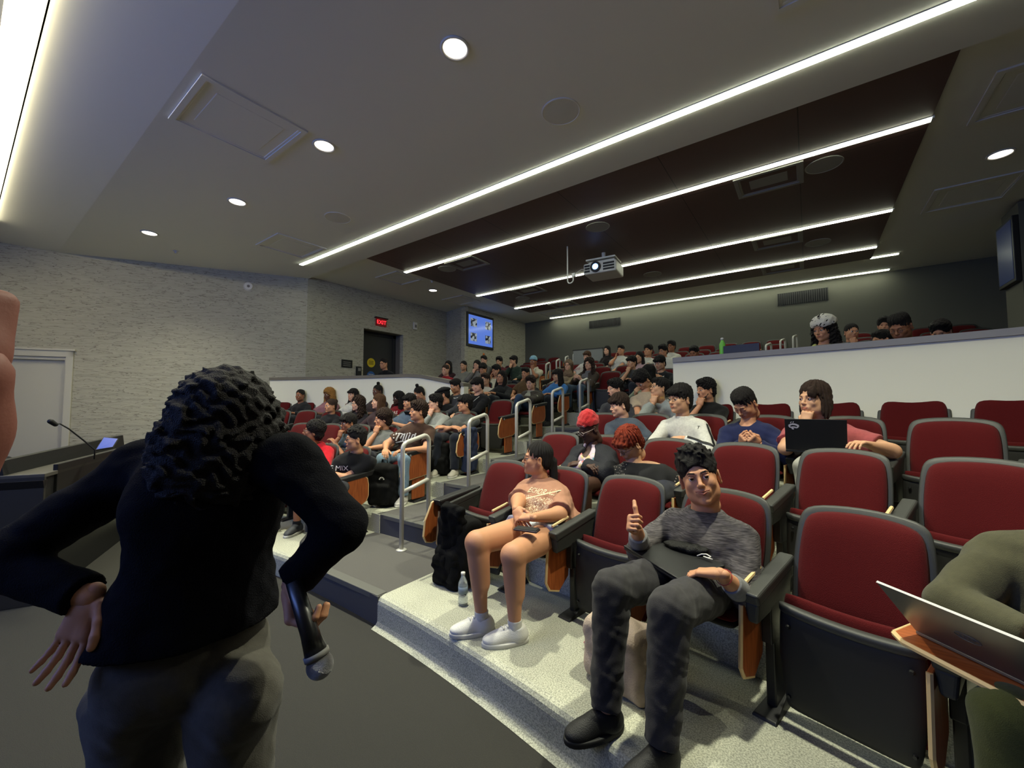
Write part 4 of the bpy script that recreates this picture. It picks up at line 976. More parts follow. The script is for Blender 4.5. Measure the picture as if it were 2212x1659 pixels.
    if q >= 1:
        sm = .0065 if mouth == 'smile' else 0; mw = 1.25 if sm else 1.0; lf = F()
        for s in (-1, 1):
            lf.cap((0, -.0950, -.0578), (s * .0235 * mw, -.0885 + (mw - 1) * .012, -.0605 + sm), .0034, .0020, k=.002); lf.cap((0, -.0945, -.0690), (s * .0215 * mw, -.0883 + (mw - 1) * .012, -.0645 + sm), .0046, .0022, k=.002)
        [lf.cap((0, -.0995, -.0630), (s * .024 * mw, -.0925 + (mw - 1) * .01, -.0625 + sm), .0011, k=.002, op='s') for s in (-1, 1)]
        mesh_obj('lips', [nets(lf.frame(hx, Rh, hs), min(hv, .0024 if q == 3 else .0032))], [lp_], body)
    # hair
    if hair != 'none' :
        hm = hairm(hcol) if hcol in HAIRS else hcol
        o = mesh_obj('hair', [nets(hair_f(hair, seed).frame(hx, Rh, hs), max(hv, .0035 if q == 3 else hv))], [hm], body)
    mesh_obj('eyebrows', [nets(brows_f(beard, .8 if fem else 1.25).frame(hx, Rh, hs), min(hv, .0045) if q else .006)], [hairm(hcol if hcol in HAIRS else 'black')], body)
    if gl: glasses(body, hx, Rh, hs, gl)
    # top
    kind, col = top[0], top[1]; T = F(); e = .013 if kind in ('tee', 'sweater') else .02; torso(T, e)
    tm = topmat or cloth('%d_%d_%d' % tuple(col), col)
    for s in (-1, 1):
        a, el, wr = J[s]; c2 = (sleeve or {}).get(s)
        if kind == 'tee':
            m_ = a + (el - a) * (c2 or .68); T.cap(a, m_, ar * 1.18 + e, ar * 1.15 + e * 1.7, k=.02, flat=True)
        elif kind == 'tank': pass
        else:
            T.cap(a, el, ar * 1.18 + e, ar + e * .9, k=.02); m_ = el + (wr - el) * (c2 or .95); T.cap(el, m_, ar + e * .8, .03 + e * .7, k=.012, flat=True)
    nz = pel[2] - .07
    if kind == 'hoodie' or hood:
        T.ell(nb + V3(0, .06, .0), (.105, .07, .06), k=.03); T.cap(nb + V3(-.07, -.01, .01), nb + V3(0, -.07, -.035), .03, .03, k=.02); T.cap(nb + V3(.07, -.01, .01), nb + V3(0, -.07, -.035), .03, .03, k=.02)
    T.noise(.0035 if q >= 2 else .003, 26, seed); 
    if q == 3: T.noise(.0014, 62, seed + 3)
    dirn = hx - nb; dirn = dirn / np.linalg.norm(dirn) + V3(0, 0, 1.2); dirn = dirn / np.linalg.norm(dirn)
    if kind not in ('hoodie',):
        nx_ = hx + Rh @ V3(0, .022, -.07) * hs - nb; nx_ = nx_ / np.linalg.norm(nx_); T.cap(nb + V3(0, 0, -.04), nb + nx_ * .06, .062 * hs + e, .056 * hs + .012, k=.045)
        T.cap(nb + nx_ * .015, nb + nx_ * .25, .057 * hs, .062 * hs, k=.004, op='s'); nz_ = nx_ + V3(0, 0, 1.3); T.half(nb + nx_ * .044, nz_)
    else: T.cap(nb + V3(0, -.015, .0), nb + dirn * .2, .058 * hs, .07 * hs, k=.006, op='s')
    if kind == 'vneck': T.ell(nb + V3(0, -.085, -.01), (.042, .06, .085), k=.01, op='s')
    T.half((0, 0, nz), (0, 0, -1))
    shirt = mesh_obj({'tee': 'shirt', 'sweater': 'sweater', 'hoodie': 'hoodie', 'tank': 'top', 'vneck': 'shirt'}.get(kind, kind), [nets(T, bv * .95)], [tm], body)
    if jacket:
        Jk = F(); e2 = e + .016; torso(Jk, e2)
        for s in (-1, 1):
            a, el, wr = J[s]; Jk.cap(a, el, ar * 1.2 + e2, ar + e2, k=.03); Jk.cap(el, el + (wr - el) * .93, ar + e2, .034 + e2 * .7, k=.012, flat=True)
        Jk.noise(.0045, 24, seed + 2); Jk.cap(nb + V3(0, -.004, -.01), nb + dirn * .2, .066 * hs, .085 * hs, k=.01, op='s'); Jk.half(nb + dirn * .06, dirn)
        Jk.ell(chest + V3(0, -.2, -.02), (.085 * fat, .16, .42), k=.01, op='s'); Jk.half((0, 0, nz + .02), (0, 0, -1))
        mesh_obj('jacket', [nets(Jk, bv)], [M('jacket_%d_%d_%d' % tuple(jacket), jacket, .75, spec=.3, bump=(90, .4))], body)
    # trousers
    Lg = F(); e = .012; lk, lc = legs; lm = legmat or cloth('%d_%d_%d' % tuple(lc), lc)
    Lg.ell(pel + V3(0, .01, .01), (.165 * ft + e, .125 * ft + e, .11 + e), k=.04)
    for s in (-1, 1):
        hip, kn, an, _ = lg[s]
        if lk == 'short': Lg.cap(hip, hip + (kn - hip) * lp.get('short', .45), .085 * (.4 + .6 * ft) + e, .078 * (.4 + .6 * ft) + e, k=.03, flat=True)
        else: Lg.cap(hip, kn, .085 * (.4 + .6 * ft) + e, .058 * (.5 + .5 * ft) + e, k=.03); Lg.cap(kn, an + V3(0, 0, .005), .06 * (.5 + .5 * ft) + e, .048 + e, k=.02, flat=True)
    Lg.noise(.003, 24, seed + 5)
    if q == 3: Lg.noise(.002, 55, seed + 9)
    tr = mesh_obj('shorts' if lk == 'short' else 'trousers', [nets(Lg, bv * 1.05)], [lm], body)
    body['_j'] = 0; del body['_j']
    # shoes
    if feet:
        for s in (-1, 1):
            an, tw = lg[s][2], lg[s][3]; fr = F(); rt = rotm(tw, 0, 0)
            if sock is not None:
                mesh_obj('sock', [nets(F().cap(an + V3(0, 0, -.03), an + V3(0, 0, .035), .043, .0405, k=.01, flat=True), fv * 1.3)], [cloth('sock%d' % sock[0], sock)], body)
            make_shoe(body, an, rt, shoes, q, (200, 198, 190) if sum(shoes) > 150 else (26, 26, 27))
    return body, J, hx, Rh, shirt
def make_shoe(body, an, rt, col, q, sole=(200, 198, 190)):
    z0 = -an[2] if an[2] < .14 else -.095; vx = .0045 if q >= 3 else .006 if q >= 2 else .011
    f = F(); f.cap((0, .012, z0 + .05), (0, .012, -.004), .046, .043, k=.02, flat=True); f.ell((0, .03, z0 + .045), (.041, .05, .045), k=.03)
    f.ell((0, -.055, z0 + .045), (.042, .085, .042), k=.03); f.ell((.0, -.125, z0 + .034), (.045, .062, .03), k=.03); f.ell((0, -.03, z0 + .075), (.026, .055, .022), k=.025)
    f.half((0, 0, z0 + .018), (0, 0, -1)); v = nets(f.frame(an, rt), vx)
    g = F(); g.ell((0, -.11, z0 + .016), (.049, .082, .05), k=.02); g.ell((0, .0, z0 + .016), (.044, .085, .05), k=.05); g.ell((0, -.06, z0 + .016), (.042, .08, .05), k=.03)
    g.half((0, 0, z0 + .026), (0, 0, 1)); g.half((0, 0, z0), (0, 0, -1)); v2 = nets(g.frame(an, rt), vx)
    o = mesh_obj('shoe', [v], [M('shoe%d_%d_%d' % tuple(col), col, .6, bump=(260, .3))], body)
    mesh_obj('shoe_sole', [v2], [M('sole%d_%d_%d' % tuple(sole), sole, .6)], o)
    return o
def project_print(shirt, body, src, name, mat, origin, normal, off=.003, subdiv=0):
    """press a flat mesh (local space of the person) on the shirt by rays along -normal"""
    bv = BVHTree.FromPolygons([v.co[:] for v in shirt.data.vertices], [p.vertices[:] for p in shirt.data.polygons]); n = Vector(normal).normalized()
    for v in src.data.vertices:
        h, nn, i, d = bv.ray_cast(v.co + n * .35, -n, .8)
        if h: v.co = h + n * off
    src.data.update(); src.parent = shirt; src.data.materials.clear(); src.data.materials.append(mat); return src
def print_text(shirt, body, txt, size, c, mat, normal=(0, -1, 0), xs=1.0, rot=0, name='shirt_lettering', ext=0, tilt=0):
    n = Vector(normal).normalized(); right = Vector((0, 0, 1)).cross(n).normalized(); up = n.cross(right)
    m = Matrix((right, up, n)).transposed().to_4x4(); m = Matrix.Translation(Vector(c)) @ m @ Matrix.Rotation(R(rot), 4, 'Z')
    o = text_mesh(txt, size, name, mat, shirt, m, ext=ext, xs=xs)
    return project_print(shirt, body, o, name, mat, c, normal)
def print_poly(shirt, polys, c, mat, normal=(0, -1, 0), name='shirt_print', n=8):
    """polys: list of (centre-line points, width) strokes in the plane, drawn as ribbons"""
    nn = Vector(normal).normalized(); right = Vector((0, 0, 1)).cross(nn).normalized(); up = nn.cross(right); b = MB(); c = Vector(c)
    for pts, w_ in polys:
        P = [Vector(p) for p in pts]; vs = []
        for i, p in enumerate(P):
            d = (P[min(i + 1, len(P) - 1)] - P[max(i - 1, 0)]); d = d.normalized() if d.length else Vector((1, 0)); s = Vector((-d.y, d.x)) * w_ / 2
            for qv in (p + s, p - s): vs.append(c + right * qv.x + up * qv.y)
        b.add(vs, [(2 * i, 2 * i + 1, 2 * i + 3, 2 * i + 2) for i in range(len(P) - 1)])
    o = b.build(name, mat, parent=shirt); return project_print(shirt, None, o, name, mat, c, normal)
# ---------------------------------------------------------------- seats: which are taken is decided by the people below
TAKEN = {}      # (side,k,j) -> phrase
def all_seats():
    out = []
    for side in 'RL':
        s = 1 if side == 'R' else -1
        for k in range(4):
            lim = (WR - .35 if side == 'R' else XC - WL - .3 + XC) if side == 'R' else None
            for j in range(20):
                x = seat_x(side, k, j)
                if x > WR - .3 or x < (-7.6, -8.3, -9.0, WL + .3)[k]: break
                out.append((side, k, j, x))
        for k in (4, 5):
            for j in range(20):
                x = seat_x(side, k, j); xp = abs(x - XC)
                if WALLX - .2 < xp < WALLX + .42 or x > WR - .3 or x < WL + .3: continue
                if k == 5 and side == 'L' and xp > 5.2: continue
                out.append((side, k, j, x))
        for k in range(6, 12):
            ai = 2.03 + .21 * (k - 6)
            for j in range(20):
                x = XC + s * (.28 + j * PITCHX); xp = abs(x - XC)
                if ai - .3 < xp < ai + .62 or x > WR - .3 or x < WL + (.3 if k < 7 else 1.35): continue
                if k in (7, 8) and x > 2.1: continue
                out.append((side, k, j, x))
    return out
ALL = all_seats()
def nearest_seat(k, x):
    return min((a for a in ALL if a[1] == k), key=lambda a: abs(a[3] - x))
# ---------------------------------------------------------------- the audience
def head_point(px, py, k, off):
    """point of the photo ray at the depth of row k's heads"""
    r = ray(px, py); lo, hi = .5, 40.0
    for _ in range(40):
        t = (lo + hi) / 2; p = CAM + r * t
        if p.y < arcY(k, max(-12, min(5, p.x))) + FOOT + off: lo = t
        else: hi = t
    return CAM + r * t
USED = set()
def arm(preset, hd, sd):
    hx, hy, hz = hd
    if preset == 'chin': return dict(h=(hx + sd * .03, hy - .115, hz - .19), hint=(sd * .6, -.4, -1), pose='chin', d=(-sd * .15, .12, 1), n=(0, 1, .1))
    if preset == 'cheek': return dict(h=(hx + sd * .11, hy - .06, hz - .19), hint=(sd * .6, -.5, -1), pose='relax', d=(-sd * .1, .05, 1), n=(-sd, .4, 0))
    if preset == 'cross': return dict(h=(-sd * .12, -.2 - .03 * sd, hz - .36 + .02 * sd), hint=(sd, .0, -.5), pose='relax', d=(-sd, -.1, .05), n=(0, .6, -1))
    if preset == 'phone': return dict(h=(sd * .06, -.3, hz - .33), hint=(sd, .4, -.8), pose='grip', d=(-sd * .3, -.7, .5), n=(-sd * .6, .3, .5))
    if preset == 'knee': return dict(h=(sd * .13, -.38, .62), hint=(sd, .5, -.3), pose='relax', n=(0, 0, -1))
    if preset == 'fold': return dict(h=(-sd * .03, -.26, .66), hint=(sd, .4, -.3), pose='relax', d=(-sd, -.35, -.1), n=(0, .4, -1))
def P(desc, px, py, k, skn='tan', hair='short', top=('tee', (40, 40, 44)), look=(0, 0, 0), off=.26, arms=None, q=None, seat=None, **kw):
    hp = head_point(px, py, k, off)
    c = sorted((a for a in ALL if a[1] == k and (k, round(a[3], 2)) not in USED), key=lambda a: abs(a[3] - hp.x))
    x = c[0][3]
    if abs(x - hp.x) > .34: x = hp.x
    else: USED.add((k, round(x, 2))); TAKEN[(k, round(x, 2))] = kw.pop('who', desc.split(' with ')[0].split(' in ')[0].replace('person', 'the person') + ' ' + ' '.join(desc.split()[1:9]) if False else desc)
    kw.pop('who', None)
    pos, a = seat_point(k, x, .2); a += R(kw.pop('turn', 0))
    if k < 4 and False: pass
    v = hp - pos; ca, sa = math.cos(-a), math.sin(-a); hl = (v.x * ca - v.y * sa, v.x * sa + v.y * ca, v.z)
    ad = {}
    for s, p in (arms or {}).items(): ad[s] = arm(p, hl, s) if isinstance(p, str) else p
    if q is None: q = 1 if k < 4 else 0
    pz = kw.pop('pz', .5)
    return person(desc, pos, a, skn=skn, hair=hair, top=top, look=look, head=hl, arms=ad, q=q, **kw)
def pastel(nt, b, tc):
    v = nt.nodes.new('ShaderNodeTexVoronoi'); v.inputs['Scale'].default_value = 34; nt.links.new(tc.outputs['Object'], v.inputs['Vector'])
    sp = nt.nodes.new('ShaderNodeSeparateColor'); nt.links.new(v.outputs['Color'], sp.inputs[0])
    r = nt.nodes.new('ShaderNodeValToRGB'); r.color_ramp.interpolation = 'CONSTANT'; e = r.color_ramp.elements; e[0].color = (*srgb((198, 176, 186)), 1); e[1].position = .4; e[1].color = (*srgb((196, 120, 120)), 1)
    for p, c in ((.55, (108, 150, 160)), (.7, (204, 186, 140)), (.82, (90, 100, 130)), (.9, (206, 190, 196))): q = e.new(p); q.color = (*srgb(c), 1)
    nt.links.new(sp.outputs[0], r.inputs[0]); sx = nt.nodes.new('ShaderNodeSeparateXYZ'); nt.links.new(tc.outputs['Object'], sx.inputs[0])
    m = nt.nodes.new('ShaderNodeMath'); m.operation = 'COMPARE'; m.inputs[1].default_value = .66; m.inputs[2].default_value = .075; nt.links.new(sx.outputs['Z'], m.inputs[0])
    mc = nt.nodes.new('ShaderNodeMix'); mc.data_type = 'RGBA'; mc.inputs[6].default_value = (*srgb((200, 180, 190)), 1); nt.links.new(m.outputs[0], mc.inputs[0]); nt.links.new(r.outputs[0], mc.inputs[7]); nt.links.new(mc.outputs[2], b.inputs['Base Color'])
def eyelets(nt, b, tc):
    v = nt.nodes.new('ShaderNodeTexVoronoi'); v.inputs['Scale'].default_value = 55; v.inputs['Randomness'].default_value = 0; nt.links.new(tc.outputs['Object'], v.inputs['Vector'])
    l = nt.nodes.new('ShaderNodeMath'); l.operation = 'LESS_THAN'; l.inputs[1].default_value = .26; nt.links.new(v.outputs['Distance'], l.inputs[0])
    sx = nt.nodes.new('ShaderNodeSeparateXYZ'); nt.links.new(tc.outputs['Object'], sx.inputs[0]); ab = nt.nodes.new('ShaderNodeMath'); ab.operation = 'ABSOLUTE'; nt.links.new(sx.outputs['X'], ab.inputs[0])
    m = nt.nodes.new('ShaderNodeMath'); m.operation = 'COMPARE'; m.inputs[1].default_value = .24; m.inputs[2].default_value = .085; nt.links.new(ab.outputs[0], m.inputs[0])
    mm = nt.nodes.new('ShaderNodeMath'); mm.operation = 'MULTIPLY'; nt.links.new(l.outputs[0], mm.inputs[0]); nt.links.new(m.outputs[0], mm.inputs[1])
    mc = nt.nodes.new('ShaderNodeMix'); mc.data_type = 'RGBA'; mc.inputs[6].default_value = (*srgb((20, 20, 22)), 1); mc.inputs[7].default_value = (*srgb((150, 140, 130)), 1)
    nt.links.new(mm.outputs[0], mc.inputs[0]); nt.links.new(mc.outputs[2], b.inputs['Base Color'])
BLK, DGR, GRY, WHT = (24, 24, 27), (58, 58, 60), (120, 120, 116), (205, 203, 194)
Z0 = dict(legs=('long', (34, 36, 44)))
# --- exit-side block, front rows
P('person in bright red hoodie and round glasses, short afro, front row by the exit side', 676, 932, 0, 'brown', 'afro', ('hoodie', (196, 28, 42)), (-58, -8, 0), off=.2, gl=m_gmetal, hs=.98, seed=3, turn=22, q=2, legs=('short', (40, 40, 46)), sock=(22, 22, 24), shoes=(60, 62, 66), arms={-1: 'knee', 1: 'knee'})
rx = P('person with arms crossed in black tee lettered in white, curly black hair, glasses', 768, 948, 0, 'tan', 'messy', ('tee', BLK), (-62, 0, 0), turn=32, off=.16, gl=m_gblack, arms={-1: 'cross', 1: 'cross'}, q=2, seed=5, fat=1.08)
print_text(rx[4], rx[0], 'RE MIX', .075, (.0, -.3, rx[2][2] - .31), M('print_white', (210, 208, 204), .8), xs=1.1); print_text(rx[4], rx[0], 'EMMA', .05, (.0, -.3, rx[2][2] - .38), M('print_white', (210, 208, 204), .8), xs=1.3)
P('person in light blue tee, hand over mouth, dark fringe, behind the black lettered tee', 752, 914, 1, 'brown', 'fringe', ('tee', (108, 128, 140)), (-15, 5, 0), arms={-1: 'chin'}, seed=8, off=.05)
P('person in plain grey tee, fist at mouth, big mop of dark hair', 826, 905, 1, 'tan', 'afro', ('tee', (112, 114, 112)), (-52, 4, 0), turn=18, arms={-1: 'chin', 1: 'knee'}, seed=4, fat=1.15, hcol='dkbrown', q=2)
br = P('person in brown printed tee and light blue jeans, second row beside the handrail', 903, 888, 1, 'tan', 'curly', ('tee', (74, 54, 44)), (-54, 0, 0), turn=24, arms={-1: 'knee', 1: 'knee'}, seed=6, hcol='dkbrown', q=2, legs=('long', (120, 144, 164)), shoes=(196, 192, 184), off=.2)
P('person in dark sweater with long curly brown hair and glasses', 773, 872, 2, 'light', 'longcurly', ('sweater', (34, 30, 36)), (-20, 0, 0), fem=True, hcol='dkbrown', gl=m_gmetal, seed=9)
P('person in black sweater with hair tied back, head turned up calmly', 714, 877, 2, 'tan', 'bun', ('sweater', (26, 26, 30)), (-15, 0, 0), fem=True, seed=2, hcol='dkbrown', fat=1.1)
P('smiling person with straight brown hair, between curly-haired person and blue tee', 817, 868, 2, 'light', 'long', ('sweater', (60, 44, 48)), (-38, 0, 0), fem=True, hcol='brown', mouth='smile', seed=12)
P('person in slate blue tee with a straight dark fringe, holding a tablet', 884, 868, 2, 'tan', 'fringe', ('tee', (84, 98, 116)), (-18, 4, 0), seed=11, arms={-1: 'phone', 1: 'phone'})
P('person in pale grey sweatshirt and glasses, pen at the lips, white earbud', 940, 870, 2, 'light', 'curly', ('sweater', (158, 160, 154)), (-54, 0, 0), turn=16, arms={-1: 'chin', 1: 'fold'}, gl=m_gblack, seed=13, q=2, legs=('long', BLK))
P('person in grey polo and glasses, arm across chest, third row beside the handrail', 1004, 872, 2, 'tan', 'fringe', ('tee', (92, 94, 92)), (-56, 0, 0), turn=18, arms={-1: 'fold', 1: 'cross'}, gl=m_gblack, seed=14, q=2, off=.22, legs=('long', (32, 36, 48)), shoes=(196, 190, 174))
P('person in black jacket with hair piled up, by the wallpapered wall', 648, 854, 3, 'brown', 'bun', ('hoodie', (30, 30, 34)), (10, 0, 0), fem=True, seed=15)
P('person in mauve tee with long brown and gold braids', 710, 852, 3, 'dark', 'braids', ('tee', (140, 96, 106)), (-10, 8, 0), fem=True, seed=16, fat=1.2, hcol='blonde')
P('person in white knit top with straight black hair, below the long half wall', 762, 853, 3, 'light', 'bangs', ('sweater', (196, 194, 188)), (-8, 0, 0), fem=True, seed=17)
P('person with small double bun, only the head showing against the half wall', 815, 845, 3, 'dark', 'topbun', ('tee', (60, 50, 52)), (-10, 4, 0), fem=True, seed=18)
rt = P('person in dark red lettered tee with long black braids', 860, 861, 3, 'deep', 'braids', ('tee', (120, 20, 32)), (-24, 4, 0), fem=True, seed=19)
print_text(rt[4], rt[0], 'TEXAS', .085, (0, -.3, rt[2][2] - .27), M('print_white', (210, 208, 204), .8))
P('person in black tee with a topknot, looking down at a tablet', 905, 850, 3, 'tan', 'topbun', ('tee', BLK), (-28, 26, 0), seed=20, arms={-1: 'phone', 1: 'phone'}, fat=1.1)
fc = P('person in black jacket and flat black cap, turned away', 958, 853, 3, 'tan', 'short', ('hoodie', (18, 18, 21)), (-62, 12, 0), seed=21, off=.05, beard=2)
gh = P('person in charcoal hooded jacket with small white swoosh, thin moustache', 984, 834, 3, 'tan', 'short', ('hoodie', (62, 62, 66)), (-28, 16, 0), seed=22, beard=1, off=.3)
print_poly(gh[4], [([(-.03, .012), (-.02, -.006), (.0, -.002), (.035, .014)], .009)], (.1, -.3, gh[2][2] - .22), M('print_white', (210, 208, 204), .8))
ly = P('person in black jacket with a white lanyard and neat dark fringe', 1031, 832, 3, 'light', 'fringe', ('hoodie', (22, 22, 25)), (-34, 14, 0), seed=23, q=1)
P('person in red and white raglan tee with glasses, behind the lanyard', 1048, 820, 4, 'olive', 'short', ('tee', (196, 190, 180)), (-10, 4, 0), gl=m_gmetal, seed=24, q=1, hcol='dkbrown')
P('smiling person with glasses and very long black hair, patterned shawl on one shoulder', 1083, 815, 4, 'tan', 'long', ('sweater', (26, 27, 30)), (-5, -4, 8), fem=True, gl=m_gblack, mouth='smile', seed=25, q=1)
P('person in cream hoodie, dark head bowed on a hand', 1072, 800, 5, 'tan', 'short', ('hoodie', (190, 182, 158)), (-30, 15, 0), arms={-1: 'cheek'}, seed=26)
P('person in worn brown leather jacket, one knee raised in blue jeans', 1146, 827, 4, 'light', 'curly', ('tee', (150, 150, 132)), (5, 10, 0), seed=27, q=1, hcol='dkbrown', arms={1: dict(h=(.05, -.36, .72), hint=(1, .3, -.6), pose='relax', n=(0, 0, -1))}, legs=('long', (44, 62, 88)), legpose={('k', 1): (.06, -.4, .72), ('a', 1): (.0, -.5, .34)}, shoes=(190, 186, 178), jacket=(50, 44, 40))
P('person almost hidden behind the leather jacket, only forehead and dark hair showing', 1135, 806, 5, 'tan', 'short', ('tee', (90, 70, 50)), (-5, 10, 0), seed=28)
P('person in bright blue satin jacket with straight black hair and fringe', 1204, 811, 5, 'olive', 'bangs', ('hoodie', (58, 112, 176)), (-42, 6, 0), fem=True, gl=m_gblack, seed=29, q=1, fat=.95)
hj = P('person in beige sweater with a taupe headscarf', 1228, 789, 6, 'light', 'long', ('sweater', (146, 130, 104)), (0, 0, 0), fem=True, gl=m_gmetal, seed=30, hcol='brown')
P('person in brown open jacket and jeans with frizzy hair, glasses and a notebook', 1272, 786, 6, 'light', 'longcurly', ('tee', (112, 110, 112)), (-4, 2, 0), fem=True, gl=m_gmetal, seed=31, hcol='dkbrown', legs=('long', (66, 86, 108)), off=.1, arms={-1: 'phone', 1: 'phone'}, q=1, jacket=(60, 50, 42))
# --- upper rows, exit side
P('person in red sleeveless top, first behind the end of the long half wall', 962, 799, 5, 'light', 'bun', ('tee', (150, 34, 40)), (0, 8, 0), seed=32, hcol='dkbrown')
P('person in maroon coat with long straight dark hair, behind the red top', 968, 790, 6, 'tan', 'long', ('sweater', (60, 36, 38)), (5, 0, 0), fem=True, seed=33, fat=1.2)
P('person in light grey hoodie with a low ponytail', 1001, 790, 6, 'olive', 'ponytail', ('hoodie', (128, 128, 124)), (0, 4, 0), fem=True, seed=34)
P('person with long dark hair and glasses, hand at the chin, grey sleeves', 1030, 789, 6, 'light', 'long', ('sweater', (118, 114, 110)), (0, 4, 0), fem=True, seed=35, arms={-1: 'chin'})
P('person with heavy dark fringe bent low, under the one with the orange clip', 1043, 797, 5, 'tan', 'fringe', ('sweater', (110, 96, 84)), (0, 14, 0), seed=36, off=.4)
og = P('person with a tiny orange toy balanced on dark wavy hair', 1045, 778, 7, 'light', 'short', ('hoodie', (88, 86, 84)), (0, 8, 0), seed=37)
P('person in maroon hooded jacket, hand over the mouth', 1078, 781, 7, 'olive', 'curly', ('hoodie', (86, 34, 38)), (5, 6, 0), arms={1: 'chin'}, seed=38)
P('person in dark green hoodie turned toward the wall, fist at cheek', 1109, 779, 7, 'olive', 'fringe', ('hoodie', (38, 52, 44)), (-40, 0, 0), arms={-1: 'chin'}, seed=39)
bn = P('person in cream tee with a pale blue and black beanie', 1152, 781, 6, 'brown', 'buzz', ('tee', (196, 190, 168)), (0, 10, 0), arms={1: 'chin'}, seed=40, q=1)
P('person in black tee alone before the dark exit door', 829, 786, 5, 'tan', 'fade', ('tee', (22, 22, 26)), (-10, 2, 0), seed=41, off=-.05, hs=1.05)
# --- upper rows, middle
w39 = P('person in white tee with red chest lettering and brown mop of hair', 1268, 770, 7, 'light', 'fringe', ('tee', (196, 192, 188)), (-8, 2, 0), seed=42, hcol='brown')
print_text(w39[4], w39[0], 'RED', .09, (0, -.3, w39[2][2] - .3), M('print_red', (150, 40, 50), .8))
P('person with long dark hair sitting alone far back above the white board', 1311, 757, 9, 'light', 'long', ('sweater', (32, 26, 28)), (-8, 0, 0), fem=True, seed=43)
P('person in white tee leaning cheek on hand, back rows', 1341, 756, 8, 'tan', 'short', ('tee', WHT), (-8, 2, 0), arms={-1: 'cheek'}, seed=44)
P('person in white tee with thick dark hair and round face, upright', 1400, 757, 8, 'tan', 'curly', ('tee', WHT), (-10, -2, 0), seed=45, hs=1.12, fat=1.1)
P('person in pale pink top with long dark hair, peeking behind the grey tee', 1381, 772, 7, 'olive', 'long', ('sweater', (170, 140, 146)), (-12, 4, 0), fem=True, seed=46)
P('person in grey tee, bowl-cut dark hair, hand under the chin', 1364, 783, 6, 'olive', 'fringe', ('tee', (88, 88, 84)), (-18, 4, 0), arms={-1: 'chin'}, seed=47, q=1, off=0)
P('person in white tee and glasses, leaning forward behind the dark striped-logo hoodie', 1432, 758, 7, 'tan', 'curly', ('tee', (196, 194, 186)), (-14, 10, 0), gl=m_gblack, seed=48, q=1, fat=1.1)
P('person in white polo, tallest in the back rows, glasses', 1450, 748, 8, 'brown', 'curly', ('tee', WHT), (-10, 0, 0), gl=m_gblack, seed=49)
ad = P('person in black hoodie with white slanted stripes on the chest', 1425, 784, 5, 'olive', 'fringe', ('hoodie', (26, 27, 31)), (-14, 16, 0), seed=50, q=1, arms={-1: 'phone', 1: 'phone'})
m_pw = M('print_white', (210, 208, 204), .8)
print_poly(ad[4], [([(-.06, -.04), (-.075, .01)], .03), ([(-.01, -.045), (-.04, .035)], .03), ([(.045, -.05), (-.005, .06)], .03), ([(.05, -.06), (.1, -.055)], .03)], (0, -.3, ad[2][2] - .3), m_pw)
P('person in sage green top with long black hair, smiling to the side', 1399, 806, 4, 'olive', 'long', ('sweater', (120, 128, 106)), (-42, 4, 0), fem=True, mouth='smile', seed=51, q=1, arms={-1: 'phone'})
P('person with both hands raised to a dark face, behind the ledge corner', 1499, 762, 6, 'brown', 'short', ('tee', (60, 26, 30)), (-6, 16, 0), arms={1: 'chin'}, seed=52)
# --- ledge-side block
be = P('person in beige tee with small yellow chest letters, dark head bowed', 1387, 822, 3, 'tan', 'curly', ('tee', (178, 160, 136)), (-20, 46, 0), seed=53, q=1, off=.2, hs=1.05)
print_text(be[4], be[0], 'AM', .05, (.09, -.3, be[2][2] - .24), M('print_yellow', (170, 130, 30), .8))
P('bearded person in dark grey jacket with thick wavy black hair', 1328, 840, 3, 'light', 'curly', ('sweater', (58, 58, 62)), (-34, 4, 0), beard=2, seed=54, q=2, off=.05)
P('person in blue-grey overshirt with swept dark fringe, leaning forward', 1337, 875, 2, 'light', 'fringe', ('sweater', (72, 80, 92)), (-38, 12, 0), seed=55, q=2, off=.16, hcol='dkbrown')
P('person in light grey hoodie and glasses, fingers on the chin, head raised', 1424, 838, 3, 'olive', 'short', ('hoodie', (148, 154, 154)), (-42, -10, 0), gl=m_gmetal, arms={-1: 'chin'}, seed=56, q=2, off=-.05)
P('person in black tee with moustache, fist at the chin, before the white half wall', 1524, 842, 3, 'tan', 'curly', ('tee', (26, 25, 26)), (-36, 4, 0), beard=1.4, arms={-1: 'chin', 1: 'cross'}, seed=57, q=2, off=.2)
ws = P('person in white sweatshirt with black sleeve stripes and glasses', 1468, 862, 2, 'olive', 'fringe', ('sweater', (212, 210, 200)), (-22, 2, 0), gl=m_gmetal, seed=58, q=2, off=.1, hs=1.12, fat=1.28, arms={-1: 'knee', 1: 'fold'})
nv = P('person in navy hoodie looking down with cropped dark hair', 1608, 872, 2, 'tan', 'fade', ('hoodie', (32, 38, 74)), (-14, 40, 0), seed=59, q=2, off=.12, hs=1.08, fat=1.28, arms={-1: 'phone', 1: 'phone'}, mouth='down')
lt = P('person in faded rose tee with chin-length dark hair, fist on chin behind a black laptop', 1757, 862, 2, 'olive', 'bob', ('tee', (166, 84, 86)), (-24, 0, 0), seed=60, q=2, off=.1, hs=1.1, fat=1.3, hcol='dkbrown', arms={-1: 'chin', 1: dict(h=(.2, -.34, .7), hint=(1, .3, -.4), pose='relax', n=(0, 0, -1))}, legs=('long', (176, 174, 166)))
hb = P('person in lime hoodie with a white headband over long curly black hair', 1778, 711, 4, 'tan', 'longcurly', ('hoodie', (186, 190, 108)), (-22, 14, 0), seed=61, q=2, off=-.25, hs=1.02, arms={-1: 'phone', 1: 'phone'})
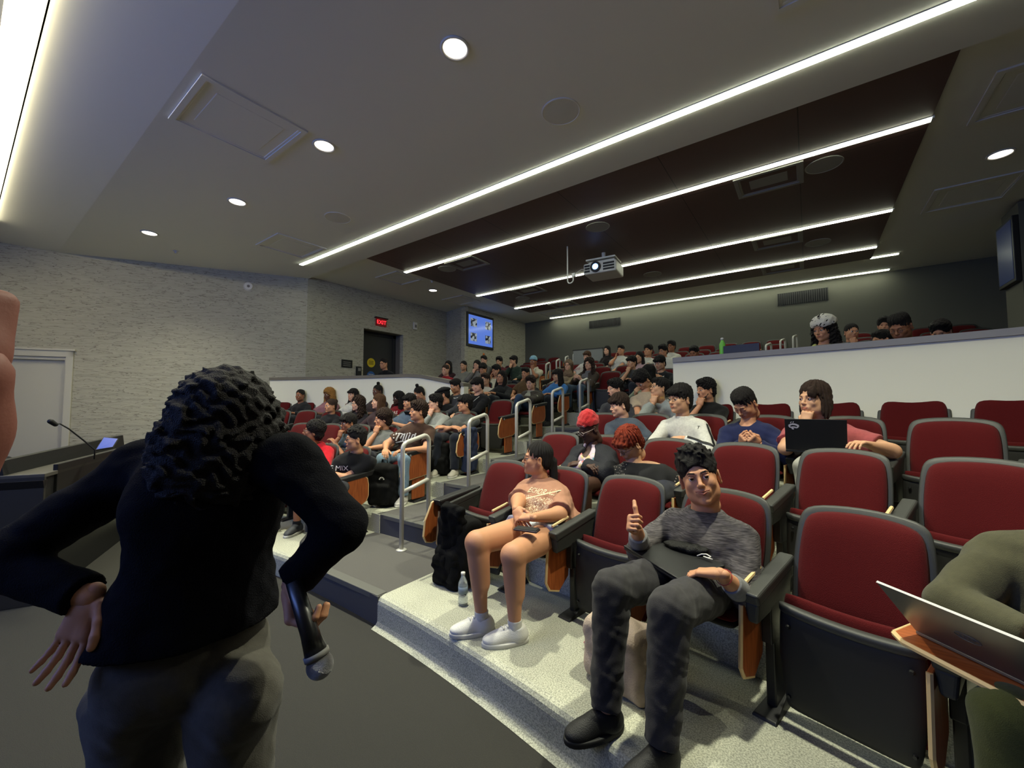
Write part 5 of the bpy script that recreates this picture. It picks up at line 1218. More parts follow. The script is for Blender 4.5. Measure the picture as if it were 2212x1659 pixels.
P('person in grey tee and glasses leaning over the white ledge', 1944, 706, 4, 'brown', 'fade', ('tee', (92, 92, 94)), (-14, 30, 0), gl=m_gblack, seed=62, q=2, off=-.25, fat=1.15, hs=1.02, mouth='down')
P('person with pulled-back dark hair resting chin on hand, behind the headband', 1840, 717, 6, 'tan', 'bun', ('sweater', (104, 100, 98)), (30, 4, 0), fem=True, seed=63, arms={1: 'chin'}, q=1)
P('person with short dark hair low behind the ledge, facing sideways', 1905, 735, 5, 'tan', 'short', ('tee', (40, 34, 36)), (-50, 10, 0), seed=64)
P('person with curly hair, face barely lit, behind the grey tee', 1911, 703, 7, 'tan', 'curly', ('tee', (40, 30, 34)), (0, 6, 0), seed=65)
P('person with bowed dark head low behind the ledge, last before the dark seats', 2032, 717, 5, 'tan', 'curly', ('tee', (36, 30, 32)), (-10, 24, 0), seed=66)
# --- second row, ledge side
rb = P('person in dark jacket over pink graphic shirt with red lettered beanie and clear glasses', 1272, 926, 1, 'deep', 'none', ('vneck', (198, 176, 186)), (-26, 26, 0), seed=67, q=2, off=.18, gl=m_gclear, hs=1.0, fem=True, arms={-1: 'fold', 1: 'fold'}, mouth='down', legs=('short', (60, 60, 66)), jacket=(26, 27, 34), topmat=M('pastel_graphic', (196, 176, 186), .9, build=pastel))
rh = P('person with short copper red hair bent over a phone, black sweater with eyelet shoulders', 1358, 958, 1, 'olive', 'fringe', ('sweater', (20, 20, 22)), (-26, 38, 10), seed=68, q=2, off=.0, gl=m_gblack, hcol='auburn', fem=True, topmat=M('eyelet_knit', (20, 20, 22), .9, build=eyelets), fat=1.35, arms={-1: 'phone', 1: 'phone'}, mouth='down', hs=1.05)

# ---- hats, scarves, prints and stripes
def hat(pp, name, f, mat, vox=.005):
    body, J, hx, Rh, shirt = pp; return mesh_obj(name, [nets(f.frame(hx, Rh, 1.0), vox)], [mat], body)
def label_part(o, l): o['label'] = l; return o
m_knitred = M('red_knit', (184, 30, 34), .95, bump=(160, .9), sheen=.2)
f = F(); f.ell((0, .02, .06), (.092, .11, .09)); f.ell((0, .035, .12), (.07, .075, .055), k=.03); f.ell((0, -.13, -.03), (.09, .085, .08), k=.006, op='s'); f.half((0, .03, .028), (0, -.25, -1)); f.noise(.003, 60, 3)
bn_ = label_part(hat(rb, 'beanie', f, m_knitred), 'red knit beanie with white lettering')
bvh = BVHTree.FromPolygons([v.co[:] for v in bn_.data.vertices], [p.vertices[:] for p in bn_.data.polygons])
def head_text(pp, parent, txt, size, loc, mat):
    body, J, hx, Rh, shirt = pp; n = Vector((Rh @ V3(0, -1, .12)).tolist()).normalized(); right = Vector((Rh @ V3(1, 0, 0)).tolist()); up = n.cross(right)
    c = Vector((hx + Rh @ np.array(loc, np.float32)).tolist()); m = Matrix((right, up, n)).transposed().to_4x4(); o = text_mesh(txt, size, 'beanie_lettering', mat, parent, Matrix.Translation(c) @ m)
    return project_print(parent, body, o, 'beanie_lettering', mat, c, n)
head_text(rb, bn_, 'STEVENS', .032, (0, -.2, .072), m_pw)
f = F(); f.ell((0, .02, .058), (.09, .107, .088)); f.ell((0, -.13, -.03), (.09, .085, .09), k=.006, op='s'); f.half((0, 0, .03), (0, -.3, -1)); f.noise(.002, 60, 3)
label_part(hat(bn, 'beanie', f, M('blue_knit', (132, 172, 190), .95, bump=(160, .8)), .007), 'pale blue beanie')
def by_label(t): return [o for o in bpy.data.objects if o.parent is None and str(o.get('label', '')).startswith(t)][0]

f = F(); f.ell((0, .03, .062), (.116, .132, .104)); f.ell((0, -.145, -.03), (.115, .09, .1), k=.006, op='s'); f.half((0, .0, .04), (0, .15, -1)); f.noise(.003, 50, 3)
label_part(hat(hb, 'headband', f, M('white_cotton', (206, 202, 190), .9, bump=(120, .5)), .0055), 'white patterned bandana headband')
f = F(); f.ell((0, .02, .085), (.1, .125, .05)); f.ell((0, -.09, .075), (.075, .06, .018), k=.02)
label_part(hat(fc, 'cap', f, M('black_wool', (16, 16, 18), .9), .007), 'flat black cap')
f = F(); f.ell((0, .022, .03), (.098, .115, .112)); f.ell((0, .02, -.12), (.1, .09, .09), k=.05); f.ell((0, -.02, -.22), (.13, .1, .1), k=.05); f.ell((0, -.13, -.01), (.062, .08, .088), k=.012, op='s'); f.noise(.004, 40, 3)
label_part(hat(hj, 'headscarf', f, M('taupe_scarf', (112, 92, 72), .9), .008), 'taupe headscarf')
hh = og[2] + V3(0, 0, .16); b = MB(); wp = og[0].matrix_world
c_ = Matrix.Translation(og[0].location) @ Matrix.Rotation(og[0].rotation_euler.z, 4, 'Z') @ Vector(hh.tolist())
f = F(); f.ell((0, 0, 0), (.03, .03, .028)); f.ell((.0, -.01, .028), (.016, .016, .014), k=.01); ot = mesh_obj('orange_toy', [nets(f, .006)], [M('orange_vinyl', (214, 120, 44), .5)]); ot.location = c_; tag(ot, 'tiny orange toy sitting on top of dark wavy hair in the upper rows', 'toy')
# brushed white graphic on the brown tee
st = []
for i in range(8): x0 = -.13 + i * .036; st.append(([(x0, -.055 + .012 * math.sin(i * 2.1)), (x0 + .012, -.01), (x0 + .035, .045 + .01 * math.cos(i * 1.7))], .016))
st += [([(-.13, .03), (-.06, .05), (0, .035), (.08, .055), (.14, .03)], .012), ([(-.1, -.07), (-.02, -.05), (.06, -.075), (.12, -.05)], .014)]
print_poly(br[4], st, (0, -.35, br[2][2] - .33), m_pw)
# black stripes down both sleeves of the white sweatshirt
body, J, hx, Rh, shirt = ws; ft = 1.28; ar = .046 * (.55 + .45 * ft) + .013
for s in (-1, 1):
    a, el, wr = (Vector(q.tolist()) for q in J[s]); o1 = Vector((s * 1, -.5, .25)).normalized(); o2 = (Vector((s * .4, -.5, 1))).normalized()
    pts = [a + o1 * ar * 1.12 + Vector((0, 0, .03)), a.lerp(el, .5) + o1 * ar * 1.04, a.lerp(el, .92) + o1 * ar, el.lerp(wr, .3) + o2 * ar * .93, el.lerp(wr, .85) + o2 * ar * .74]
    bvt = BVHTree.FromPolygons([v.co[:] for v in shirt.data.vertices], [p.vertices[:] for p in shirt.data.polygons]); b = MB(); P2 = []
    for i in range(len(pts) - 1):
        for t in (0, .33, .66): P2.append(pts[i].lerp(pts[i + 1], t))
    P2.append(pts[-1]); P3 = [bvt.find_nearest(p)[0] for p in P2]; N3 = [bvt.find_nearest(p)[1] for p in P2]; vs = []
    for i, p in enumerate(P3):
        d = (P3[min(i + 1, len(P3) - 1)] - P3[max(i - 1, 0)]).normalized(); sd = d.cross(N3[i]).normalized() * .014; vs += [p + sd + N3[i] * .005, p - sd + N3[i] * .005]
    b.add(vs, [(2 * i, 2 * i + 1, 2 * i + 3, 2 * i + 2) for i in range(len(P3) - 1)]); b.build('sleeve_stripe', m_dark, parent=shirt, smooth=True)
print_poly(shirt, [([(-.012, .012), (.012, .012)], .004), ([(0, .012), (-.002, -.012)], .006)], (.07, -.3, hx[2] - .27), m_dark)
# lanyard, drawcords
def cords(pp, xs, z0, z1, r, mat, name):
    body, J, hx, Rh, shirt = pp; bvt = BVHTree.FromPolygons([v.co[:] for v in shirt.data.vertices], [p.vertices[:] for p in shirt.data.polygons])
    for x0, x1 in xs:
        pts = []
        for i in range(7):
            t = i / 6; h = bvt.ray_cast(Vector((hx[0] * (1 - t) + x0 + (x1 - x0) * t, -1, hx[2] - z0 - (z1 - z0) * t)), Vector((0, 1, 0)), 2)[0]
            if h: pts.append(h + Vector((0, -.004, 0)))
        if len(pts) > 2: b = MB(); b.tube(pts, r, 5); b.build(name, mat, parent=shirt, smooth=True)
cords(ly, ((-.07, 0), (.07, 0)), .2, .42, .004, m_wht, 'lanyard')
# ---------------------------------------------------------------- the three people in front
def to_local(p, pos, a):
    v = Vector(p) - Vector(pos); c, s = math.cos(-a), math.sin(-a); return (v.x * c - v.y * s, v.x * s + v.y * c, v.z)
def seat_of(k, x):
    c = min((q for q in ALL if q[1] == k), key=lambda q: abs(q[3] - x)); return c[3]
# --- thumbs-up
x = seat_of(0, -.45); TAKEN[(0, round(x, 2))] = 'the front-row person giving a thumbs-up'
pos, a = seat_point(0, x, .2)
L_ = lambda px, py, d: to_local(atD(px, py, d), pos, a)
hd = L_(1510, 1030, 2.14)
def melange(nt, b, tc):
    mp = nt.nodes.new('ShaderNodeMapping'); mp.inputs['Scale'].default_value = (14, 14, 190); nt.links.new(tc.outputs['Object'], mp.inputs[0])
    n = nt.nodes.new('ShaderNodeTexNoise'); n.inputs['Scale'].default_value = 1.6; n.inputs['Detail'].default_value = 4; nt.links.new(mp.outputs[0], n.inputs['Vector'])
    r = nt.nodes.new('ShaderNodeValToRGB'); e = r.color_ramp.elements; e[0].position = .36; e[0].color = (*srgb((42, 39, 41)), 1); e[1].position = .66; e[1].color = (*srgb((96, 91, 92)), 1)
    nt.links.new(n.outputs['Fac'], r.inputs[0]); nt.links.new(r.outputs[0], b.inputs['Base Color'])
m_mel = M('melange_knit', (80, 76, 78), .95, build=melange)
thumb, J, hx, Rh, shirt = person('person in charcoal marled sweater and dark sweatpants giving a thumbs-up in the front row', pos, a, skn='tan', hair='messy', seed=71, q=3, head=hd, look=(24, -5, -14),
    hs=1.13, fat=1.42, top=('sweater', (80, 76, 78)), topmat=m_mel, legs=('long', (60, 58, 60)), mouth='smile', gaze=(6, 0),
    arms={-1: dict(h=L_(1376, 1142, 2.0), hint=(-.5, .2, -1), pose='thumb', d=(.05, -.75, .45), n=(1, -.1, .3), side=1), 1: dict(h=L_(1556, 1240, 1.75), hint=(.3, .5, -1), pose='relax', d=(-1, -.28, -.12), n=(0, -.1, -1))},
    sleeve={-1: .62, 1: .5}, legpose={('k', -1): L_(1322, 1272, 1.83), ('a', -1): L_(1308, 1502, 1.76), ('t', -1): -22, ('k', 1): L_(1448, 1318, 1.66), ('a', 1): L_(1428, 1575, 1.58), ('t', 1): -14}, shoes=(22, 22, 24), pelvis=(.0, -.02, .5))
for s in (-1, 1):   # pale ribbed cuffs
    sh_, el, wr = J[s]; t_ = {-1: .62, 1: .5}[s]; c0 = el + (wr - el) * (t_ - .12); c1 = el + (wr - el) * (t_ + .12)
    f = F(); f.cap(c0, c1, .05, .044, k=.01, flat=True); mesh_obj('sleeve_cuff', [nets(f, .0045)], [cloth('cuffgrey', (128, 128, 130))], shirt)
b = MB(); w_ = J[1][2]; dv = (J[1][2] - J[1][1]); dv = Vector(dv.tolist()).normalized(); u_ = dv.orthogonal().normalized(); v_ = dv.cross(u_); c_ = Vector(w_.tolist()) - dv * .03
b.tube([c_ + u_ * .034 * math.cos(t) + v_ * .034 * math.sin(t) for t in [2 * math.pi * i / 20 for i in range(21)]], .0018, 5); b.build('bracelet', M('red_thread', (150, 30, 40), .6), parent=thumb)
# --- brown graphic tee
x = seat_of(0, -1.68); TAKEN[(0, round(x, 2))] = 'the front-row person in the brown graphic tee'
pos, a = seat_point(0, x, .2)
hd = L_(1160, 990, 3.12)
def floralprint(nt, b, tc):
    sx = nt.nodes.new('ShaderNodeSeparateXYZ'); nt.links.new(tc.outputs['Object'], sx.inputs[0])
    n0 = nt.nodes.new('ShaderNodeTexNoise'); n0.inputs['Scale'].default_value = 30; n0.inputs['Detail'].default_value = 1.5; nt.links.new(tc.outputs['Object'], n0.inputs['Vector'])
    m = nt.nodes.new('ShaderNodeMath'); m.operation = 'MULTIPLY'; m.inputs[1].default_value = 9; nt.links.new(n0.outputs['Fac'], m.inputs[0])
    fr = nt.nodes.new('ShaderNodeMath'); fr.operation = 'FRACT'; nt.links.new(m.outputs[0], fr.inputs[0])
    ls = nt.nodes.new('ShaderNodeMath'); ls.operation = 'LESS_THAN'; ls.inputs[1].default_value = .3; nt.links.new(fr.outputs[0], ls.inputs[0])
    def cmp(ax, c, h):
        q = nt.nodes.new('ShaderNodeMath'); q.operation = 'COMPARE'; q.inputs[1].default_value = c; q.inputs[2].default_value = h; nt.links.new(sx.outputs[ax], q.inputs[0]); return q
    def mul(p, q):
        r = nt.nodes.new('ShaderNodeMath'); r.operation = 'MULTIPLY'; nt.links.new(p.outputs[0], r.inputs[0]); nt.links.new(q.outputs[0], r.inputs[1]); return r
    k = mul(mul(mul(ls, cmp('X', .0, .135)), cmp('Z', PZ - .33, .09)), cmp('Y', -.6, .52))
    mc = nt.nodes.new('ShaderNodeMix'); mc.data_type = 'RGBA'; mc.inputs[6].default_value = (*srgb((158, 114, 92)), 1); mc.inputs[7].default_value = (*srgb((226, 206, 172)), 1)
    nt.links.new(k.outputs[0], mc.inputs[0]); nt.links.new(mc.outputs[2], b.inputs['Base Color'])
PZ = hd[2]
m_flor = M('floral_tee', (158, 114, 92), .92, build=floralprint)
pink, J, hx, Rh, shirt = person('person in brown floral-print tee, pale shorts and white sneakers, hands folded, front row', pos, a, skn='tan', hair='ponytail', seed=72, q=3, head=hd, look=(-46, -3, 0), hs=1.0, fem=True,
    fat=1.5, top=('tee', (158, 114, 92)), topmat=m_flor, legs=('short', (186, 194, 206)), gl=m_gblack, sleeve={-1: .92, 1: .95},
    arms={-1: dict(h=L_(1108, 1112, 2.62), hint=(-1, .2, -.5), pose='relax', d=(.75, -.35, -.5), n=(.3, .5, -.8)), 1: dict(h=L_(1150, 1118, 2.6), hint=(1, .2, -.5), pose='relax', d=(-1, -.2, -.1), n=(0, .3, -1))},
    legpose={('k', -1): L_(1030, 1172, 2.48), ('a', -1): L_(1040, 1322, 2.5), ('t', -1): -34, ('k', 1): L_(1108, 1200, 2.38), ('a', 1): L_(1112, 1348, 2.4), ('t', 1): -34, 'short': .42}, shoes=(214, 212, 206), sock=(210, 208, 202), pelvis=(.02, -.0, .5))
print_text(shirt, pink, 'ECHORALS', .042, (0, -.35, hd[2] - .21), M('print_cream', (226, 206, 172), .8), xs=1.05)
# laces on the white sneakers
for sh in [o for o in pink.children if o.name.startswith('shoe') and 'sole' not in o.name]:
    bvt = BVHTree.FromPolygons([v.co[:] for v in sh.data.vertices], [p.vertices[:] for p in sh.data.polygons]); cs = [v.co for v in sh.data.vertices]; cx_ = sum(c.x for c in cs) / len(cs)
    an = Vector((sum(c.x for c in cs) / len(cs), max(c.y for c in cs), 0)); rt = Matrix.Rotation(R(-34), 3, 'Z'); cen = Vector((cx_, sum(c.y for c in cs) / len(cs), 0)); b = MB()
    for i in range(6):
        ln = []
        for u in (-1, -.5, 0, .5, 1):
            p = cen + rt @ Vector((u * .022, -.012 * i + .03 + (.006 if i % 2 else -.006) * u, 0)); h = bvt.ray_cast(p + Vector((0, 0, .5)), Vector((0, 0, -1)), 1)[0]
            if h: ln.append(h + Vector((0, 0, .002)))
        if len(ln) > 2: b.tube(ln, .0028, 5)
    if b.v: b.build('shoe_laces', m_wht, parent=sh, smooth=True)
# --- olive jacket, seat by the frame's edge
x = seat_of(0, .68); TAKEN[(0, round(x, 2))] = 'the person in the olive jacket with the silver laptop'
pos, a = seat_point(0, x, .2)
person('person in olive green utility jacket behind the silver laptop, front row', pos, a, skn='tan', hair='short', seed=73, q=2, head=(0, .0, 1.1), look=(-10, 20, 0), hs=1.05, fat=1.3,
       top=('hoodie', (78, 76, 56)), legs=('long', (70, 74, 40)), arms={-1: dict(h=(-.08, -.34, .72), hint=(-1, .1, -.4), pose='relax', d=(.4, -1, 0), n=(0, 0, -1)), 1: dict(h=(.12, -.34, .72), hint=(1, .1, -.4), pose='relax', d=(-.4, -1, 0), n=(0, 0, -1))})

# --- the woman standing in front with the microphone, seen from behind
W0 = atD(430, 1400, 1.12); W0.z = 0
wa = math.atan2(W0.y, W0.x) - math.pi / 2 + math.pi        # local -Y points away from the camera
wyaw = wa + R(8)
Lw = lambda px, py, d: np.array(to_local(atD(px, py, d), W0, wyaw), np.float32)
DD = 1.12
hip = Lw(408, 1420, DD); waist = Lw(428, 1270, DD); chestc = Lw(455, 1090, DD - .01); nbk = Lw(470, 985, DD + .0); hdc = Lw(484, 902, DD + .0)
def shift(p, dx=0, dy=0, dz=0): return p + V3(dx, dy, dz)
B = F()
B.ell(hip + V3(0, -.02, .04), (.15, .09, .12), k=.04); B.ell(waist, (.15, .1, .15), k=.08); B.ell(chestc, (.165, .11, .17), k=.07)
shR, shL = Lw(625, 1000, DD - .01), Lw(318, 1010, DD + .02)
B.cap(shL, shR, .055, k=.07); B.cap(nbk, hdc + V3(0, -.0, -.06), .056, .052, k=.03)
elR, wrR = Lw(742, 1135, 1.08), Lw(632, 1262, 1.06)
elL, wrL = Lw(-10, 1215, 1.02), Lw(198, 1292, 1.0)
for s_, e_, w_ in ((shR, elR, wrR), (shL, elL, wrL)): B.cap(s_, e_, .05, .041, k=.03); B.cap(e_, w_, .042, .027, k=.02)
ft = {}
for s, (px1, px2) in ((1, (300, 310)), (-1, (505, 495))):
    kn = Lw(px1, 1900, DD); kn[2] = .5; an = kn.copy(); an[2] = .09; tp = Lw(px1, 1500, DD)
    B.cap(tp, kn, .07, .055, k=.02); B.cap(kn, an, .056, .035, k=.02); ft[s] = (tp, kn, an)
hl = F(); hl = head_f(True).frame(hdc, rotm(8, 0, 0), 1.0)
hR = hand_f(wrR, Lw(640, 1350, 1.02) - wrR, Lw(700, 1300, 1.06) - Lw(632, 1300, 1.06), 1, 'grip', 1.05)
hL = hand_f(wrL, Lw(150, 1400, .97) - wrL, (.5, .6, .3), -1, 'spread', 1.0)
wom = mesh_obj('person', [nets(B, .011), nets(hl, .005), nets(hR, .0035), nets(hL, .0035)], [skin('tan')])
wom['label'] = 'standing person seen from behind, long curly black hair, black sweater, grey trousers, microphone in hand'; wom['category'] = 'person'; wom.location = W0; wom.rotation_euler.z = wyaw
Hh = F(); Hh.ell(hdc + V3(0, .01, .035), (.112, .115, .105), k=.01); Hh.ell(hdc + V3(0, .035, -.07), (.132, .1, .14), k=.06)
Hh.ell(hdc + V3(.0, .05, -.15), (.14, .085, .105), k=.06)
for s in (-1, 1): Hh.ell(hdc + V3(s * .1, .01, -.12), (.055, .075, .12), k=.05)
rr = random.Random(4)
for i in range(90):
    a_ = rr.uniform(0, 2 * math.pi); e_ = rr.uniform(-1.1, .9); q_ = hdc + V3(math.cos(a_) * math.cos(e_) * .138, .03 + abs(math.sin(a_)) * math.cos(e_) * .1, math.sin(e_) * .15 - .06)
    Hh.cap(q_, q_ + V3(rr.uniform(-.02, .02), rr.uniform(-.01, .02), rr.uniform(-.05, -.01)), .014, .007, k=.012)
Hh.noise(.007, 95, 2); mesh_obj('hair', [nets(Hh, .0055)], [hairm('black')], wom)
T = F(); e = .014
T.ell(hip + V3(0, 0, .07), (.19 + e, .135 + e, .11), k=.04); T.ell(waist, (.165 + e, .115 + e, .15 + e), k=.08); T.ell(chestc, (.168 + e, .112 + e, .17 + e), k=.07); T.cap(shL, shR, .06 + e, k=.07)
for s_, e_, w_ in ((shR, elR, wrR), (shL, elL, wrL)): T.cap(s_, e_, .056 + e, .045 + e, k=.04); T.cap(e_, w_ + (e_ - w_) * .08, .045 + e, .032 + e, k=.02, flat=True)
T.noise(.0035, 24, 3); T.noise(.0015, 60, 5); hz = Lw(400, 1348, DD)[2]
T.cap(nbk + V3(0, 0, .02), nbk + V3(0, 0, .2), .055, .06, op='s'); T.half((0, 0, hz), (0, 0, -1))
mesh_obj('sweater', [nets(T, .008)], [M('black_knit', (14, 14, 19), .95, spec=.1, bump=(300, .5))], wom)
Lg = F(); Lg.ell(hip + V3(0, .0, .0), (.19, .135, .13), k=.04); 
for s in (-1, 1):
    tp, kn, an = ft[s]; Lg.ell(tp + V3(s * .004, .055, .02), (.093, .1, .105), k=.018); Lg.cap(tp, kn, .112, .078, k=.025); Lg.cap(kn, an, .078, .075, k=.02, flat=True)
Lg.noise(.003, 22, 9); Lg.noise(.0018, 50, 2)
Lg.half((0, 0, hz + .04), (0, 0, 1))
mesh_obj('trousers', [nets(Lg, .009)], [cloth('womantrousers', (84, 81, 74), (74, 71, 65))], wom)
for s in (-1, 1): make_shoe(wom, ft[s][2], rotm(0), (30, 30, 32), 1, (60, 60, 60))
# microphone held pointing down
ma, mb_ = atD(648, 1300, 1.0), atD(691, 1437, .98); dv = (mb_ - ma).normalized()
t = thing('microphone', 'black handheld microphone with silver mesh head, pointing down from the hand', 'microphone', ma)
ln = (mb_ - ma).length
b = MB(); b.tube([-dv * .05, dv * ln * .5, dv * (ln - .03)], [.0175, .0205, .025], 18); b.build('microphone_handle', M('mic_black', (16, 16, 18), .3, spec=.6), parent=t, smooth=True)
b = MB(); b.tube([dv * (ln - .03), dv * (ln - .018)], .028, 20); b.build('microphone_collar', m_grille, parent=t, smooth=True)
f = F(); c_ = np.array((dv * (ln + .0)).to_tuple(), np.float32); f.ell(c_, (.0295, .0295, .0295)); 
mesh_obj('microphone_grille', [nets(f, .003)], [M('mic_mesh', (150, 150, 152), .35, metal=.6, bump=(900, 1.0))], t)

# --- someone close by with a raised bare arm; only the fist and forearm reach into the picture
A0 = CAM + _rt * -.80 + _fh * -.02; A0.z = 0; LA_ = lambda p: np.array((p - A0).to_tuple(), np.float32); W3 = lambda l, d, z: LA_(Vector((CAM.x, CAM.y, 0)) + _rt * l + _fh * d + Vector((0, 0, z)))
q = [LA_(atD(*p)) for p in ((-78, 700, .44), (-84, 810, .44), (-112, 930, .45), (-190, 1240, .46))]; sh1 = W3(-.66, .06, 1.40); sh2 = W3(-.97, -.06, 1.40); el2 = W3(-1.06, -.05, 1.12); wr2 = W3(-1.02, .12, .9)
f = F(); f.cap(q[1], q[2], .038, .041, k=.03); f.cap(q[2], q[3], .041, .048, k=.03); f.cap(q[3], sh1, .048, .055, k=.03); f.cap(sh1, sh2, .065, k=.04)
f.ell((0, 0, 1.22), (.16, .11, .18), k=.06); f.ell((0, 0, 1.0), (.15, .11, .16), k=.06); f.cap((0, 0, 1.42), (0, 0, 1.56), .055, k=.03); f.cap(sh2, el2, .05, .042, k=.03); f.cap(el2, wr2, .042, .028, k=.02)
for s in (-1, 1): f.cap((s * .09, 0, .95), (s * .1, 0, .5), .085, .06, k=.03); f.cap((s * .1, 0, .5), (s * .1, 0, .09), .058, .035, k=.02)
msk = M('skin_arm', (124, 74, 64), .6, bump=(200, .05)); ry = rotm(-36, 0, 0)
ed = mesh_obj('person', [nets(f, .009), nets(head_f().frame((0, 0, 1.66), rotm(144, 0, 0)), .006), nets(hand_f(q[1], (q[0] - q[1]) + V3(0, 0, .02), tuple(-_rt), 1, 'fist', 1.12), .004), nets(hand_f(wr2, (0, 0, -1), tuple(_rt), 1, 'relax', 1), .005)], [msk]); ed.location = A0
tag(ed, 'person close by whose bare raised forearm is cut off beside the white door', 'person')
mesh_obj('hair', [nets(hair_f('short', 3).frame((0, 0, 1.66), rotm(144, 0, 0)), .006)], [hairm('black')], ed)
f = F(); f.ell((0, 0, 1.22), (.175, .125, .19), k=.06); f.ell((0, 0, 1.0), (.165, .125, .17), k=.06); f.cap(sh1, sh2, .078, k=.04); f.cap(sh2, sh2 + (el2 - sh2) * .5, .068, .07, k=.03, flat=True); f.cap((0, 0, 1.44), (0, 0, 1.6), .062, op='s'); f.half((0, 0, .9), (0, 0, -1))
mesh_obj('shirt', [nets(f, .012)], [cloth('edgetee', (40, 42, 48))], ed)
f = F(); f.ell((0, 0, .93), (.17, .125, .12), k=.04)
for s in (-1, 1): f.cap((s * .09, 0, .9), (s * .1, 0, .5), .1, .075, k=.02); f.cap((s * .1, 0, .5), (s * .1, 0, .08), .075, .065, k=.02, flat=True); make_shoe(ed, V3(s * .1, 0, .095), rotm(144, 0, 0), (40, 40, 42), 1, (30, 30, 30))
mesh_obj('trousers', [nets(f, .012)], [cloth('edgetrousers', (44, 46, 54))], ed)
# --- seated person beside the lectern
pos = atD(-40, 1080, 4.2); pos.z = 0
sp_, J, hx_, R_, s2 = person('person in dark jacket and blue jeans seated behind the lectern end', pos, R(-38), skn='tan', hair='short', seed=80, q=1, head=(0, .05, 1.15), top=('hoodie', (30, 28, 28)), legs=('long', (58, 70, 92)),
       arms={1: dict(h=(.12, -.34, .68), hint=(1, .2, -.4), pose='relax', n=(0, 0, -1))}, floor=0)
ch = thing('side_chair', 'dark stacking chair under the jeans-wearing person beyond the lectern', 'chair', pos, R(-38))
b = MB(); b.box((-.22, -.2, .4), (.22, .22, .44)); b.build('seat', m_black, parent=ch, bevel=.01)
b = MB(); b.box((-.21, .2, .55), (.21, .23, .85)); b.build('backrest', m_black, parent=ch, bevel=.01)
for sx in (-1, 1):
    for sy in (-.18, .2): b = MB(); b.tube([(sx * .2, sy, 0), (sx * .2, sy, .42 if sy < 0 else .8)], .012, 8); b.build('leg', m_black, parent=ch)
# ---------------------------------------------------------------- lectern and its things
LP = Vector((-4.9, .47, 0)); LA = math.atan2(.44, -.9)
t = thing('lectern', 'long black teaching lectern with raised rim in front of the white door', 'lectern', LP, LA)
# local +x runs along the long side, local +y is the presenter's side
b = MB(); b.box((0.03, .02, .06), (2.5, .27, .98)); b.build('lectern_body', m_dark, parent=t, bevel=.006)
b = MB(); b.box((0.2, -.0, .0), (2.54, .03, 1.06)); b.build('front_panel', M('lectern_black', (22, 22, 23), .5), parent=t, bevel=.004)
b = MB(); b.box((0.0, 0, 0), (.03, .3, .99)); b.build('side_panel', M('lectern_grey', (40, 39, 37), .6), parent=t, bevel=.004)
b = MB(); b.box((0, 0, .98), (2.54, .3, 1.01)); b.build('top_shelf', M('lectern_top', (72, 70, 66), .5), parent=t, bevel=.004)
b = MB(); b.hexa([(0.02, .23, 1.0), (2.54, .23, 1.0), (2.54, .3, 1.0), (0.02, .3, 1.0)], [(0.02, .25, 1.12), (2.54, .25, 1.16), (2.54, .3, 1.16), (0.02, .3, 1.12)]); b.build('raised_rim', m_dark, parent=t)
b = MB(); b.hexa([(.0, 0, .9), (.035, 0, .9), (.035, .3, .9), (0, .3, .9)], [(-.02, 0, .96), (.05, 0, .96), (.05, .3, .96), (-.02, .3, .96)]); b.build('edge_moulding', m_black, parent=t)
def LQ(x, y, z): c, s = math.cos(LA), math.sin(LA); return LP + Vector((x * c - y * s, x * s + y * c, z))
m0 = atD(205, 972, 3.6); m1 = atD(115, 914, 3.35); t = thing('gooseneck_microphone', 'thin black gooseneck microphone rising from the lectern against the white door', 'microphone', m0)
mid = (m1 - m0); b = MB(); b.tube([(0, 0, -.08), (0, 0, 0), mid * .3 + Vector((0, 0, .02)), mid * .65 + Vector((0, 0, .035)), mid * .85 + Vector((0, 0, .03)), mid * .96], .006, 8); b.build('microphone_stem', m_black, parent=t, smooth=True)
f = F(); q = np.array(mid.to_tuple(), np.float32); f.cap(q * .95, q * 1.06, .017, .02); mesh_obj('microphone_head', [nets(f, .004)], [m_dark], t)
t = thing('tablet_computer', 'small tablet with a blue slide leaning on the lectern top', 'tablet', atD(230, 962, 3.75))
r_ = _rt * 1; b = MB(); P0, P1, P2, P3 = (atD(*q) - t.location for q in ((206, 972, 3.72), (244, 966, 3.72), (256, 947, 3.86), (224, 944, 3.86)))
n_ = (P1 - P0).cross(P3 - P0).normalized() * .008
b.hexa([P0 - n_, P1 - n_, P2 - n_, P3 - n_], [P0, P1, P2, P3]); b.build('tablet_case', m_dark, parent=t)
k_ = lambda p: (P0 + P1 + P2 + P3) / 4 + (p - (P0 + P1 + P2 + P3) / 4) * .92 + n_ * .1; b = MB(); b.add([k_(P0), k_(P1), k_(P2), k_(P3)], [(0, 1, 2, 3)]); b.build('tablet_screen', M('tablet_blue', (40, 60, 130), .3, emit=((72, 96, 190), .55)), parent=t)
c0 = LQ(-.02, .26, .97); b = MB(); b.tube([c0, c0 + Vector((-.12, -.03, -.12)), c0 + Vector((-.16, -.03, -.4)), c0 + Vector((-.08, .02, -.62)), c0 + Vector((-.12, .0, -.97))], .008, 6); tag(b.build('lectern_cable', m_dark, smooth=True), 'black cable drooping from the end of the lectern', 'cable')

